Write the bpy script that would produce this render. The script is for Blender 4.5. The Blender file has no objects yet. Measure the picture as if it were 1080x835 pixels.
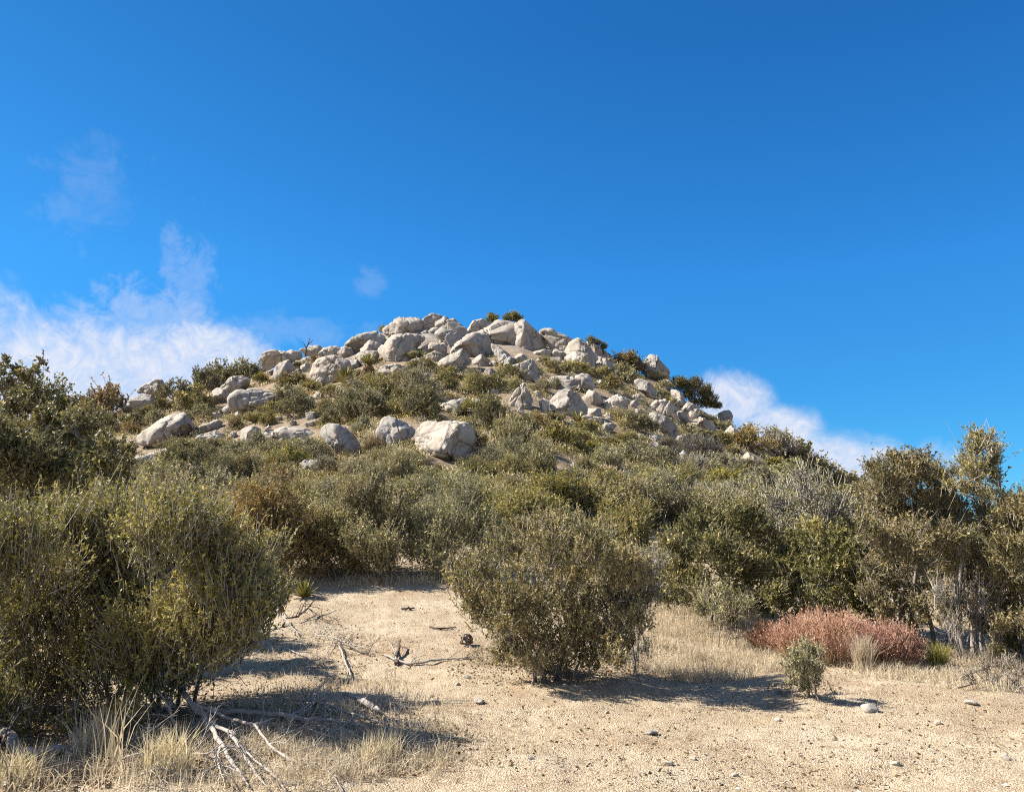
import bpy, math, random
import numpy as np
from mathutils import Vector

# ------------------------------------------------------------------ camera, sky, sun, exposure
SC = bpy.context.scene
COL = SC.collection
F, CX, CY = 848.0, 540.0, 417.5                  # photograph: 1080 x 835 pixels
PITCH = math.atan(157.5 / F)
EYE = np.array([0.0, 0.0, 1.6])
cd = bpy.data.cameras.new('camera')
cam = bpy.data.objects.new('camera', cd)
COL.objects.link(cam)
cam.location = EYE
cam.rotation_euler = (math.pi / 2 + PITCH, 0, 0)
cd.sensor_fit = 'HORIZONTAL'
cd.sensor_width = 36.0
cd.lens = 36.0 * F / 1080.0
cd.clip_start = 0.05
cd.clip_end = 20000
SC.camera = cam

EXPOSURE = 1.5
SUN_EL, SUN_AZ = math.radians(42), math.radians(-82)       # azimuth measured from +Y towards +X
SC.view_settings.view_transform = 'Standard'
SC.view_settings.look = 'None'
SC.view_settings.gamma = 1.0
SC.view_settings.use_curve_mapping = False
SC.view_settings.exposure = EXPOSURE
SC.cycles.use_denoising = False
SC.cycles.filter_width = 1.1

sun_d = bpy.data.lights.new('sun', 'SUN')
sun_d.energy = 4.8
sun_d.angle = math.radians(0.53)
sun_d.color = (1.0, 0.94, 0.84)
sun = bpy.data.objects.new('sun', sun_d)
COL.objects.link(sun)
to_sun = Vector((math.sin(SUN_AZ) * math.cos(SUN_EL), math.cos(SUN_AZ) * math.cos(SUN_EL), math.sin(SUN_EL)))
sun.rotation_euler = (-to_sun).to_track_quat('-Z', 'Y').to_euler()


class NT:
    """small helper for building node trees"""
    def __init__(self, tree):
        self.t = tree

    def node(self, kind, ins=None, **props):
        n = self.t.nodes.new(kind)
        for k, v in props.items():
            setattr(n, k, v)
        for k, v in (ins or {}).items():
            self.put(n.inputs[k], v)
        return n

    def put(self, sock, v):
        if isinstance(v, bpy.types.NodeSocket):
            self.t.links.new(v, sock)
        else:
            sock.default_value = v

    def m(self, op, a, b=None, c=None, clamp=False):
        n = self.t.nodes.new('ShaderNodeMath')
        n.operation = op
        n.use_clamp = clamp
        for i, v in enumerate((a, b, c)):
            if v is not None:
                self.put(n.inputs[i], v)
        return n.outputs[0]

    def mix(self, fac, a, b, blend='MIX'):
        n = self.t.nodes.new('ShaderNodeMix')
        n.data_type = 'RGBA'
        n.blend_type = blend
        self.put(n.inputs[0], fac)
        for s, v in ((n.inputs[6], a), (n.inputs[7], b)):
            self.put(s, tuple(v) + (1,) if isinstance(v, (tuple, list)) and len(v) == 3 else v)
        return n.outputs[2]

    def ramp(self, fac, stops, interp='LINEAR'):
        n = self.t.nodes.new('ShaderNodeValToRGB')
        n.color_ramp.interpolation = interp
        el = n.color_ramp.elements
        while len(el) < len(stops):
            el.new(0.5)
        for e, (p, c) in zip(el, stops):
            e.position = p
            e.color = tuple(c) + (1,) if len(c) == 3 else c
        self.put(n.inputs[0], fac)
        return n.outputs[0]

    def noise(self, vec, scale, detail=4, rough=0.55, dist=0.0):
        n = self.node('ShaderNodeTexNoise', {'Scale': scale, 'Detail': detail, 'Roughness': rough, 'Distortion': dist})
        if vec is not None:
            self.put(n.inputs['Vector'], vec)
        return n.outputs[0]


def px_angles(px, py):
    x, u = (px - CX) / F, (CY - py) / F
    v = np.array([x, math.cos(PITCH) - u * math.sin(PITCH), math.sin(PITCH) + u * math.cos(PITCH)])
    v /= np.linalg.norm(v)
    return math.atan2(v[0], v[1]), math.asin(v[2])


world = bpy.data.worlds.new('World')
SC.world = world
world.use_nodes = True
wt = NT(world.node_tree)
bg = world.node_tree.nodes['Background']
sky = wt.node('ShaderNodeTexSky', sky_type='NISHITA', sun_disc=False, sun_elevation=SUN_EL, sun_rotation=SUN_AZ,
              altitude=1800, ozone_density=3.0, dust_density=0.3)
ex = 2 ** EXPOSURE
sep = wt.node('ShaderNodeSeparateColor', {0: sky.outputs[0]})
chan = []
for i, (g, k) in enumerate(((1.15, 0.40), (0.843, 0.97), (0.63, 1.30))):       # a deep, clear mountain blue
    c = wt.m('MULTIPLY', sep.outputs[i], 0.1)
    c = wt.m('POWER', c, g)
    chan.append(wt.m('MULTIPLY', c, k * 10 / ex))
comb = wt.node('ShaderNodeCombineColor', {0: chan[0], 1: chan[1], 2: chan[2]})
tc = wt.node('ShaderNodeTexCoord')
vec = wt.node('ShaderNodeVectorMath', {0: tc.outputs['Generated']}, operation='NORMALIZE').outputs[0]
sx = wt.node('ShaderNodeSeparateXYZ', {0: vec})
az = wt.m('ARCTAN2', sx.outputs[0], sx.outputs[1])
el = wt.m('ARCSINE', sx.outputs[2])
grad = wt.ramp(wt.m('DIVIDE', el, math.radians(40)), [(0.0, (0.95, 0.95, 0.95)), (0.2, (0.98, 0.98, 0.98)), (0.45, (1.10, 1.10, 1.10)), (0.85, (0.90, 0.90, 0.90))])
clear = wt.mix(1.0, comb.outputs[0], grad, 'MULTIPLY')
n_big = wt.noise(vec, 9.0, 9, 0.62, 0.5)
n_fine = wt.noise(vec, 26.0, 8, 0.66, 1.2)
fb = wt.m('ADD', wt.m('MULTIPLY', n_big, 0.6), wt.m('MULTIPLY', n_fine, 0.4))
fb = wt.m('MULTIPLY', wt.m('SUBTRACT', fb, 0.5), 5.0)
dens = None
# cloud banks by the direction they stand in: (px, py, half width, half height, opacity, softness)
for cx, cy, rx, ry, op, ragged in ((-60, 440, 320, 140, 0.97, 0.30), (100, 425, 210, 108, 0.93, 0.36), (200, 398, 140, 68, 0.95, 0.40), (205, 300, 46, 58, 0.20, 1.1), (165, 335, 80, 46, 0.36, 0.95),
                                   (85, 210, 70, 60, 0.10, 0.9), (392, 297, 22, 20, 0.12, 0.8), (310, 350, 110, 26, 0.14, 0.8), (768, 424, 54, 36, 0.92, 0.26), (815, 462, 66, 38, 1.0, 0.24),
                                   (880, 492, 76, 42, 1.0, 0.24), (925, 502, 48, 46, 0.95, 0.28), (985, 490, 50, 26, 0.30, 0.6)):
    a0, e0 = px_angles(cx, cy)
    a1, _ = px_angles(cx + rx, cy)
    _, e1 = px_angles(cx, cy - ry)
    da = wt.m('DIVIDE', wt.m('SUBTRACT', az, a0), abs(a1 - a0))
    de = wt.m('DIVIDE', wt.m('SUBTRACT', el, e0), abs(e1 - e0))
    d = wt.m('SQRT', wt.m('ADD', wt.m('MULTIPLY', da, da), wt.m('MULTIPLY', de, de)))
    v = wt.m('ADD', wt.m('SUBTRACT', 1.0, d), wt.m('MULTIPLY', fb, ragged))
    v = wt.node('ShaderNodeMapRange', {0: v, 1: -0.08, 2: 0.58, 3: 0.0, 4: op}, interpolation_type='SMOOTHSTEP').outputs[0]
    dens = v if dens is None else wt.m('MAXIMUM', dens, v)
wisp = wt.m('ADD', 0.88, wt.m('MULTIPLY', wt.m('SUBTRACT', wt.noise(vec, 34.0, 9, 0.7, 2.0), 0.5), 1.5))
dens = wt.m('MULTIPLY', dens, wisp, clamp=True)
# unseen broken cloud added behind the camera, to give neutral fill light
back = wt.node('ShaderNodeMapRange', {0: sx.outputs[1], 1: -0.05, 2: -0.5, 3: 0.0, 4: 0.75}, interpolation_type='SMOOTHSTEP').outputs[0]
n_back = wt.node('ShaderNodeMapRange', {0: wt.noise(vec, 3.0, 7, 0.6, 0.3), 1: 0.35, 2: 0.6, 3: 0.0, 4: 1.0}, interpolation_type='SMOOTHSTEP').outputs[0]
dens = wt.m('MAXIMUM', dens, wt.m('MULTIPLY', back, n_back))
cl = 10 / ex
cloud_col = wt.mix(wt.m('MULTIPLY', wt.m('ADD', fb, 1.0), 0.5, clamp=True), (0.66 * cl, 0.73 * cl, 0.93 * cl), (0.86 * cl, 0.89 * cl, 0.97 * cl))
wt.put(bg.inputs[0], wt.mix(dens, clear, cloud_col))
bg.inputs[1].default_value = 0.1


# ------------------------------------------------------------------ numpy helpers
def unit(v):
    return v / np.maximum(np.linalg.norm(v, axis=-1, keepdims=True), 1e-9)


def vhash(i, j, k, seed):
    with np.errstate(over='ignore'):
        h = (i.astype(np.int64) * 374761393 + j.astype(np.int64) * 668265263 + k.astype(np.int64) * 2147483647 + seed * 1274126177) & 0xffffffff
        h = ((h ^ (h >> 13)) * 1274126177) & 0xffffffff
        h = ((h ^ (h >> 16)) * 2246822519) & 0xffffffff
        h = h ^ (h >> 15)
    return (h & 0xffffff) / float(0xffffff) * 2 - 1


def vnoise(p, seed=0):
    """value noise in [-1, 1] at points p (N, 3)"""
    i = np.floor(p)
    f = p - i
    f = f * f * f * (f * (f * 6 - 15) + 10)
    i = i.astype(np.int64)
    out = 0
    for dx in (0, 1):
        for dy in (0, 1):
            for dz in (0, 1):
                w = (f[:, 0] if dx else 1 - f[:, 0]) * (f[:, 1] if dy else 1 - f[:, 1]) * (f[:, 2] if dz else 1 - f[:, 2])
                out = out + w * vhash(i[:, 0] + dx, i[:, 1] + dy, i[:, 2] + dz, seed)
    return out


def fbm(p, octaves, seed=0, gain=0.5):
    out, a = 0, 1.0
    for o in range(octaves):
        out = out + a * vnoise(p * 2.0 ** o + 17.3 * o, seed + o)
        a *= gain
    return out


def mesh_np(name, chunks, mats, smooth=False):
    """chunks: list of (V, faces as (M, k) array, material index, tint per face or None)"""
    vs, loops, starts, mi, ti = [], [], [], [], []
    off = lo = 0
    for V, Fc, m, t in chunks:
        if len(V) == 0 or len(Fc) == 0:
            continue
        vs.append(V)
        loops.append((Fc + off).ravel())
        k = Fc.shape[1]
        starts.append(lo + np.arange(len(Fc)) * k)
        mi.append(np.full(len(Fc), m))
        ti.append(np.zeros(len(Fc)) if t is None else t)
        off += len(V)
        lo += Fc.size
    V = np.concatenate(vs)
    L = np.concatenate(loops)
    S = np.concatenate(starts)
    me = bpy.data.meshes.new(name)
    me.vertices.add(len(V))
    me.vertices.foreach_set('co', V.astype(np.float32).ravel())
    me.loops.add(len(L))
    me.loops.foreach_set('vertex_index', L.astype(np.int32))
    me.polygons.add(len(S))
    me.polygons.foreach_set('loop_start', S.astype(np.int32))
    for m in mats:
        me.materials.append(m)
    me.polygons.foreach_set('material_index', np.concatenate(mi).astype(np.int32))
    me.polygons.foreach_set('use_smooth', np.full(len(S), bool(smooth)))
    at = me.attributes.new('tint', 'FLOAT', 'FACE')
    at.data.foreach_set('value', np.concatenate(ti).astype(np.float32))
    me.update(calc_edges=True)
    return me


def link(name, me, parent=None, loc=None):
    o = bpy.data.objects.new(name, me)
    COL.objects.link(o)
    if parent is not None:
        o.parent = parent
    if loc is not None:
        o.location = loc
    return o


def tag(o, label=None, cat=None, group=None, kind=None):
    for k, v in (('label', label), ('category', cat), ('group', group), ('kind', kind)):
        if v:
            o[k] = v
    return o


def empty(name, loc):
    o = bpy.data.objects.new(name, None)
    o.empty_display_size = 0.2
    COL.objects.link(o)
    o.location = loc
    return o


def tubes(paths, radii, sides=4):
    """paths (P, K, 3), radii (P, K) -> vertices, quads"""
    P, K, _ = paths.shape
    T = unit(np.gradient(paths, axis=1))
    ref = np.array([0.31, 0.87, 0.38])
    N1 = unit(np.cross(T, ref))
    N2 = np.cross(T, N1)
    a = np.arange(sides) * 2 * math.pi / sides
    ring = (np.cos(a)[None, None, :, None] * N1[:, :, None, :] + np.sin(a)[None, None, :, None] * N2[:, :, None, :])
    V = paths[:, :, None, :] + radii[:, :, None, None] * ring
    idx = np.arange(P * K * sides).reshape(P, K, sides)
    nx = np.roll(idx, -1, axis=2)
    Q = np.stack([idx[:, :-1], nx[:, :-1], nx[:, 1:], idx[:, 1:]], -1).reshape(-1, 4)
    return V.reshape(-1, 3), Q


# ------------------------------------------------------------------ materials
def material(name):
    m = bpy.data.materials.new(name)
    m.use_nodes = True
    t = NT(m.node_tree)
    return m, t, m.node_tree.nodes['Principled BSDF'], m.node_tree.nodes['Material Output']


def foliage(name, stops, rough=0.55, transl=0.27, spec=0.25):
    m, t, b, out = material(name)
    at = t.node('ShaderNodeAttribute', attribute_name='tint')
    oi = t.node('ShaderNodeObjectInfo')
    geo = t.node('ShaderNodeNewGeometry')
    n = t.noise(geo.outputs['Position'], 1.3, 3)
    fac = t.m('ADD', t.m('MULTIPLY', t.m('SUBTRACT', at.outputs['Fac'], 0.5), 1.25), t.m('ADD', 0.5, t.m('MULTIPLY', t.m('SUBTRACT', n, 0.5), 1.0)), clamp=True)
    c = t.ramp(fac, stops)
    hs = t.node('ShaderNodeHueSaturation', {'Hue': t.m('ADD', 0.497, t.m('MULTIPLY', oi.outputs['Random'], 0.016)), 'Saturation': t.m('ADD', 0.95, t.m('MULTIPLY', oi.outputs['Random'], 0.2)),
                                            'Value': t.m('ADD', 0.96, t.m('MULTIPLY', oi.outputs['Random'], 0.2)), 'Color': c})
    t.put(b.inputs['Base Color'], hs.outputs[0])
    b.inputs['Roughness'].default_value = rough
    b.inputs['Specular IOR Level'].default_value = spec
    tr = t.node('ShaderNodeBsdfTranslucent', {'Color': hs.outputs[0]})
    mx = t.node('ShaderNodeMixShader', {0: transl, 1: b.outputs[0], 2: tr.outputs[0]})
    t.put(out.inputs[0], mx.outputs[0])
    return m


M = {}
M['olive'] = foliage('olive_leaves', [(0.0, (0.091, 0.087, 0.028)), (0.45, (0.197, 0.167, 0.056)), (0.8, (0.308, 0.252, 0.089)), (1.0, (0.433, 0.335, 0.131))])
M['dark'] = foliage('dark_evergreen_leaves', [(0.0, (0.062, 0.059, 0.025)), (0.5, (0.132, 0.119, 0.048)), (0.85, (0.222, 0.190, 0.078)), (1.0, (0.336, 0.265, 0.121))])
M['grey'] = foliage('grey_green_leaves', [(0.0, (0.121, 0.112, 0.057)), (0.5, (0.230, 0.206, 0.106)), (0.85, (0.338, 0.296, 0.163)), (1.0, (0.459, 0.399, 0.241))])
M['yellow'] = foliage('yellow_green_leaves', [(0.0, (0.085, 0.078, 0.022)), (0.45, (0.180, 0.150, 0.044)), (0.8, (0.27, 0.212, 0.064)), (1.0, (0.38, 0.285, 0.10))])
M['brown'] = foliage('brownish_leaves', [(0.0, (0.097, 0.070, 0.026)), (0.45, (0.200, 0.140, 0.051)), (0.8, (0.303, 0.200, 0.070)), (1.0, (0.411, 0.261, 0.103))])
M['pale'] = foliage('pale_olive_leaves', [(0.0, (0.139, 0.126, 0.048)), (0.45, (0.258, 0.224, 0.091)), (0.8, (0.378, 0.316, 0.132)), (1.0, (0.516, 0.416, 0.208))])
M['golden'] = foliage('golden_olive_leaves', [(0.0, (0.074, 0.064, 0.025)), (0.45, (0.160, 0.130, 0.050)), (0.8, (0.25, 0.197, 0.082)), (1.0, (0.36, 0.28, 0.135))])
M['red'] = foliage('red_brown_flowerheads', [(0.0, (0.22, 0.098, 0.062)), (0.5, (0.36, 0.180, 0.122)), (1.0, (0.48, 0.31, 0.225))], 0.85, 0.1, 0.05)
M['red_stalk'] = foliage('red_brown_stalks', [(0.0, (0.22, 0.125, 0.075)), (0.5, (0.33, 0.21, 0.14)), (1.0, (0.45, 0.35, 0.25))], 0.85, 0.0, 0.05)
M['dead'] = foliage('dead_grey_twigs', [(0.0, (0.162, 0.140, 0.111)), (0.5, (0.264, 0.234, 0.191)), (1.0, (0.383, 0.344, 0.293))], 0.85, 0.0, 0.1)
M['straw'] = foliage('straw_blades', [(0.0, (0.35, 0.275, 0.18)), (0.5, (0.50, 0.415, 0.29)), (1.0, (0.64, 0.56, 0.42))], 0.75, 0.38, 0.1)
M['litter'] = foliage('dead_leaf_litter', [(0.0, (0.112, 0.076, 0.044)), (0.5, (0.200, 0.140, 0.084)), (1.0, (0.288, 0.216, 0.136))], 0.85, 0.0, 0.1)
M['agave'] = foliage('agave_blades', [(0.0, (0.119, 0.111, 0.030)), (0.5, (0.230, 0.204, 0.064)), (1.0, (0.383, 0.315, 0.128))], 0.5, 0.1, 0.2)
M['skirt'] = foliage('dead_yucca_leaves', [(0.0, (0.145, 0.093, 0.051)), (1.0, (0.306, 0.221, 0.128))], 0.85, 0.05, 0.1)


def bark(name, c0, c1, c2):
    m, t, b, out = material(name)
    geo = t.node('ShaderNodeNewGeometry')
    mp = t.node('ShaderNodeMapping', {'Vector': geo.outputs['Position'], 'Scale': (1, 1, 0.35)})
    n = t.noise(mp.outputs[0], 38, 5, 0.65)
    t.put(b.inputs['Base Color'], t.ramp(n, [(0.25, c0), (0.5, c1), (0.75, c2)]))
    b.inputs['Roughness'].default_value = 0.85
    b.inputs['Specular IOR Level'].default_value = 0.15
    bp = t.node('ShaderNodeBump', {'Strength': 0.6, 'Distance': 0.01, 'Height': n})
    t.put(b.inputs['Normal'], bp.outputs[0])
    return m


M['bark'] = bark('grey_brown_bark', (0.07, 0.055, 0.042), (0.16, 0.13, 0.105), (0.28, 0.24, 0.20))
M['pale_bark'] = bark('pale_grey_bark', (0.136, 0.116, 0.096), (0.248, 0.220, 0.192), (0.360, 0.328, 0.296))
M['driftwood'] = bark('weathered_silver_wood', (0.163, 0.141, 0.122), (0.311, 0.277, 0.244), (0.429, 0.392, 0.355))
M['char'] = bark('dark_rotten_wood', (0.03, 0.024, 0.019), (0.085, 0.065, 0.05), (0.19, 0.15, 0.12))


def granite(name, warm=0.0):
    m, t, b, out = material(name)
    geo = t.node('ShaderNodeNewGeometry')
    oi = t.node('ShaderNodeObjectInfo')
    pos = geo.outputs['Position']
    big = t.noise(pos, 0.55, 5, 0.6, 0.4)
    mid = t.noise(pos, 3.2, 6, 0.65)
    fine = t.noise(pos, 26, 4, 0.7)
    c = t.ramp(big, [(0.3, (0.235, 0.205, 0.170)), (0.5, (0.345, 0.307, 0.262)), (0.7, (0.425, 0.386, 0.338))])
    c = t.mix(t.ramp(mid, [(0.42, (0, 0, 0)), (0.62, (1, 1, 1))]), t.mix(0.5, c, (0.31, 0.26, 0.205)), c)
    # rusty weathered rind in patches
    rust = t.noise(pos, 1.1, 6, 0.65, 0.8)
    c = t.mix(t.m('MULTIPLY', t.ramp(rust, [(0.56, (0, 0, 0)), (0.74, (1, 1, 1))]), 0.55 + warm), c, (0.36, 0.225, 0.125))
    # dark water stains running down and lichen specks
    mp = t.node('ShaderNodeMapping', {'Vector': pos, 'Scale': (2.2, 2.2, 0.35)})
    st = t.noise(mp.outputs[0], 1.0, 6, 0.7, 0.3)
    c = t.mix(t.m('MULTIPLY', t.ramp(st, [(0.53, (0, 0, 0)), (0.66, (1, 1, 1))]), 0.75), c, (0.13, 0.115, 0.10))
    sp = t.noise(pos, 9, 5, 0.75)
    c = t.mix(t.m('MULTIPLY', t.ramp(sp, [(0.60, (0, 0, 0)), (0.68, (1, 1, 1))]), 0.5), c, (0.15, 0.14, 0.12))
    c = t.mix(t.m('MULTIPLY', fine, 0.35), c, t.mix(1.0, c, (0.55, 0.53, 0.50), 'MULTIPLY'))
    hs = t.node('ShaderNodeHueSaturation', {'Saturation': t.m('ADD', 0.75, t.m('MULTIPLY', oi.outputs['Random'], 0.4)), 'Value': t.m('ADD', 0.92, t.m('MULTIPLY', oi.outputs['Random'], 0.2)), 'Color': c})
    vor = t.node('ShaderNodeTexVoronoi', {'Vector': t.mix(0.35, pos, t.node('ShaderNodeTexNoise', {'Vector': pos, 'Scale': 1.2, 'Detail': 4.0}).outputs['Color']), 'Scale': 0.55}, feature='DISTANCE_TO_EDGE')
    joint = t.ramp(vor.outputs['Distance'], [(0.0, (1, 1, 1)), (0.016, (0, 0, 0))])
    jc = t.mix(t.m('MULTIPLY', joint, 0.7), hs.outputs[0], (0.085, 0.075, 0.062))
    t.put(b.inputs['Base Color'], jc)
    b.inputs['Roughness'].default_value = 0.9
    b.inputs['Specular IOR Level'].default_value = 0.2
    # crack lines and rough grain as relief
    crack = t.m('MULTIPLY', t.ramp(vor.outputs['Distance'], [(0.0, (0, 0, 0)), (0.035, (1, 1, 1))]), 0.6)
    h = t.m('ADD', t.m('MULTIPLY', mid, 1.0), t.m('ADD', crack, t.m('MULTIPLY', fine, 0.22)))
    bp = t.node('ShaderNodeBump', {'Strength': 0.5, 'Distance': 0.10, 'Height': h})
    t.put(b.inputs['Normal'], bp.outputs[0])
    return m


M['granite'] = granite('weathered_granite')
M['rusty'] = granite('rusty_granite', 0.35)


def ground_material():
    m, t, b, out = material('sandy_ground')
    geo = t.node('ShaderNodeNewGeometry')
    pos = geo.outputs['Position']
    big = t.noise(pos, 0.45, 5, 0.6, 0.5)
    mid = t.noise(pos, 3.5, 6, 0.65, 0.3)
    fine = t.noise(pos, 42, 5, 0.75)
    grain = t.node('ShaderNodeTexVoronoi', {'Vector': pos, 'Scale': 75.0, 'Randomness': 1.0})
    gv = t.node('ShaderNodeSeparateColor', {0: grain.outputs['Color']}).outputs[0]
    c = t.ramp(big, [(0.32, (0.34, 0.255, 0.165)), (0.5, (0.415, 0.33, 0.225)), (0.68, (0.475, 0.395, 0.285))])
    c = t.mix(t.ramp(mid, [(0.30, (1, 1, 1)), (0.52, (0, 0, 0))]), c, t.mix(0.65, c, (0.22, 0.145, 0.085)))
    red = t.noise(pos, 0.8, 5, 0.6, 0.6)
    c = t.mix(t.m('MULTIPLY', t.ramp(red, [(0.52, (0, 0, 0)), (0.70, (1, 1, 1))]), 0.6), c, (0.29, 0.18, 0.10))
    c = t.mix(t.m('MULTIPLY', t.ramp(fine, [(0.30, (1, 1, 1)), (0.44, (0, 0, 0))]), 0.5), c, (0.19, 0.125, 0.07))
    clod = t.noise(pos, 9.0, 6, 0.7, 0.5)
    c = t.mix(t.m('MULTIPLY', t.ramp(clod, [(0.57, (0, 0, 0)), (0.68, (1, 1, 1))]), 0.65), c, (0.20, 0.13, 0.075))
    c = t.mix(t.m('MULTIPLY', t.ramp(gv, [(0.72, (0, 0, 0)), (0.95, (1, 1, 1))]), 0.5), c, (0.515, 0.445, 0.343))
    zz = t.node('ShaderNodeSeparateXYZ', {0: pos}).outputs[2]
    hm = t.node('ShaderNodeMapRange', {0: t.m('ADD', zz, t.m('MULTIPLY', mid, 1.5)), 1: 1.6, 2: 3.6}, interpolation_type='SMOOTHSTEP').outputs[0]
    soil = t.ramp(t.noise(pos, 1.7, 7, 0.7, 0.4), [(0.32, (0.10, 0.07, 0.045)), (0.5, (0.19, 0.14, 0.092)), (0.70, (0.34, 0.27, 0.185))])
    c = t.mix(t.m('MULTIPLY', hm, 0.8), c, soil)
    rk = t.node('ShaderNodeMapRange', {0: t.m('ADD', zz, t.m('MULTIPLY', big, 6.0)), 1: 21.0, 2: 24.5}, interpolation_type='SMOOTHSTEP').outputs[0]
    stone_c = t.ramp(t.noise(pos, 0.9, 7, 0.7, 0.4), [(0.35, (0.14, 0.12, 0.098)), (0.55, (0.27, 0.238, 0.20)), (0.7, (0.36, 0.325, 0.28))])
    c = t.mix(rk, c, stone_c)
    t.put(b.inputs['Base Color'], c)
    b.inputs['Roughness'].default_value = 0.95
    b.inputs['Specular IOR Level'].default_value = 0.1
    h = t.m('ADD', t.m('MULTIPLY', mid, 0.9), t.m('ADD', t.m('MULTIPLY', fine, 0.45), t.m('MULTIPLY', grain.outputs['Distance'], -0.35)))
    bp = t.node('ShaderNodeBump', {'Strength': 0.9, 'Distance': 0.05, 'Height': h})
    t.put(b.inputs['Normal'], bp.outputs[0])
    return m


M['ground'] = ground_material()


def pebble_material():
    m, t, b, out = material('sandy_pebbles')
    geo = t.node('ShaderNodeNewGeometry')
    rnd = geo.outputs['Random Per Island']
    t.put(b.inputs['Base Color'], t.ramp(rnd, [(0.0, (0.20, 0.13, 0.08)), (0.3, (0.38, 0.285, 0.175)), (0.7, (0.46, 0.37, 0.25)), (1.0, (0.56, 0.49, 0.39))]))
    b.inputs['Roughness'].default_value = 0.9
    b.inputs['Specular IOR Level'].default_value = 0.15
    return m


M['pebble'] = pebble_material()

# ------------------------------------------------------------------ terrain: one hill rising from a sandy clearing
SKY_PX = np.array([(-700, 545), (-300, 475), (-80, 446), (0, 447), (60, 444), (110, 438), (130, 435), (160, 428), (200, 416), (230, 408), (270, 396), (285, 388), (330, 374), (370, 364),
                   (400, 352), (430, 344), (460, 340), (490, 349), (520, 346), (550, 346), (572, 355), (600, 366), (625, 374), (650, 384), (680, 393),
                   (705, 406), (725, 424), (755, 441), (775, 449), (790, 459), (820, 476), (850, 496), (880, 514), (920, 534), (960, 547), (1000, 553), (1100, 556), (1400, 568), (1900, 572)], float)


def rays(px, py):
    px, py = np.asarray(px, float), np.asarray(py, float)
    x, u = (px - CX) / F, (CY - py) / F
    return np.stack([x, math.cos(PITCH) - u * math.sin(PITCH), math.sin(PITCH) + u * math.cos(PITCH)], -1)


_sr = rays(SKY_PX[:, 0], SKY_PX[:, 1])
_th = np.arctan2(_sr[:, 0], _sr[:, 1])
_te = _sr[:, 2] / np.hypot(_sr[:, 0], _sr[:, 1])
TH = np.radians(np.arange(-180, 180.01, 0.25))
_e = np.interp(TH, _th, _te, left=0.005, right=0.0)
_k = np.exp(-0.5 * (np.arange(-6, 7) / 2.2) ** 2)
TE = np.convolve(np.pad(_e, 6, mode='edge'), _k / _k.sum(), 'valid')
RS0 = 85.0
R0 = 11.0


def terrain(x, y, fine=True):
    x, y = np.asarray(x, float), np.asarray(y, float)
    sh = x.shape
    x, y = x.ravel(), y.ravel()
    r = np.hypot(x, y)
    th = np.arctan2(x, y)
    zs = np.interp(th, TH, TE) * RS0 + 1.6
    zs = np.where(np.abs(th) > math.radians(75), 1.0, zs)
    u = np.maximum((r - R0) / (RS0 - R0), 0)
    up = zs * u ** 1.35
    down = zs - 0.42 * (r - RS0)
    z = np.where(r < RS0, up, np.maximum(down, -25.0 - 0.002 * r))
    if not fine:
        return z.reshape(sh)
    p = np.stack([x, y, np.zeros_like(x)], -1)
    hillw = np.clip((r - 12) / 25, 0, 1) * np.clip((140 - r) / 20, 0, 1)
    z = z + hillw * (0.35 * vnoise(p * 0.16, 5) + 0.16 * vnoise(p * 0.45, 6))
    near = np.clip((60 - r) / 40, 0, 1)
    z = z + near * (0.06 * vnoise(p * 0.5, 7) + 0.03 * vnoise(p * 1.5, 8) + 0.014 * vnoise(p * 4.0, 9)) + np.clip((25 - r) / 10, 0, 1) * 0.007 * vnoise(p * 11.0, 10)
    return z.reshape(sh)


_ts = np.concatenate([np.arange(2.5, 24, 0.12), np.arange(24, 84.5, 0.4)])


def hit(px, py):
    """where the line of sight through a photo pixel meets the ground (the crest if it passes above)"""
    px, py = np.atleast_1d(np.asarray(px, float)), np.atleast_1d(np.asarray(py, float))
    out = np.empty((len(px), 3))
    for s in range(0, len(px), 4000):
        d = rays(px[s:s + 4000], py[s:s + 4000])
        d = d / np.hypot(d[:, 0], d[:, 1])[:, None]
        P = EYE + d[:, None, :] * _ts[None, :, None]
        g = P[..., 2] - terrain(P[..., 0], P[..., 1], len(px) < 60)
        below = g < 0
        k = np.where(below.any(1), below.argmax(1), len(_ts) - 1)
        k = np.maximum(k, 1)
        ii = np.arange(len(k))
        g0, g1 = g[ii, k - 1], g[ii, k]
        f = np.where(g1 < 0, g0 / np.maximum(g0 - g1, 1e-9), 1.0)
        tt = _ts[k - 1] + (_ts[k] - _ts[k - 1]) * np.clip(f, 0, 1)
        Q = EYE + d * tt[:, None]
        Q[:, 2] = terrain(Q[:, 0], Q[:, 1])
        out[s:s + 4000] = Q
    return out


def project(P):
    P = np.asarray(P, float) - EYE
    fw = P[..., 1] * math.cos(PITCH) + P[..., 2] * math.sin(PITCH)
    up = -P[..., 1] * math.sin(PITCH) + P[..., 2] * math.cos(PITCH)
    return CX + F * P[..., 0] / fw, CY - F * up / fw


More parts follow.
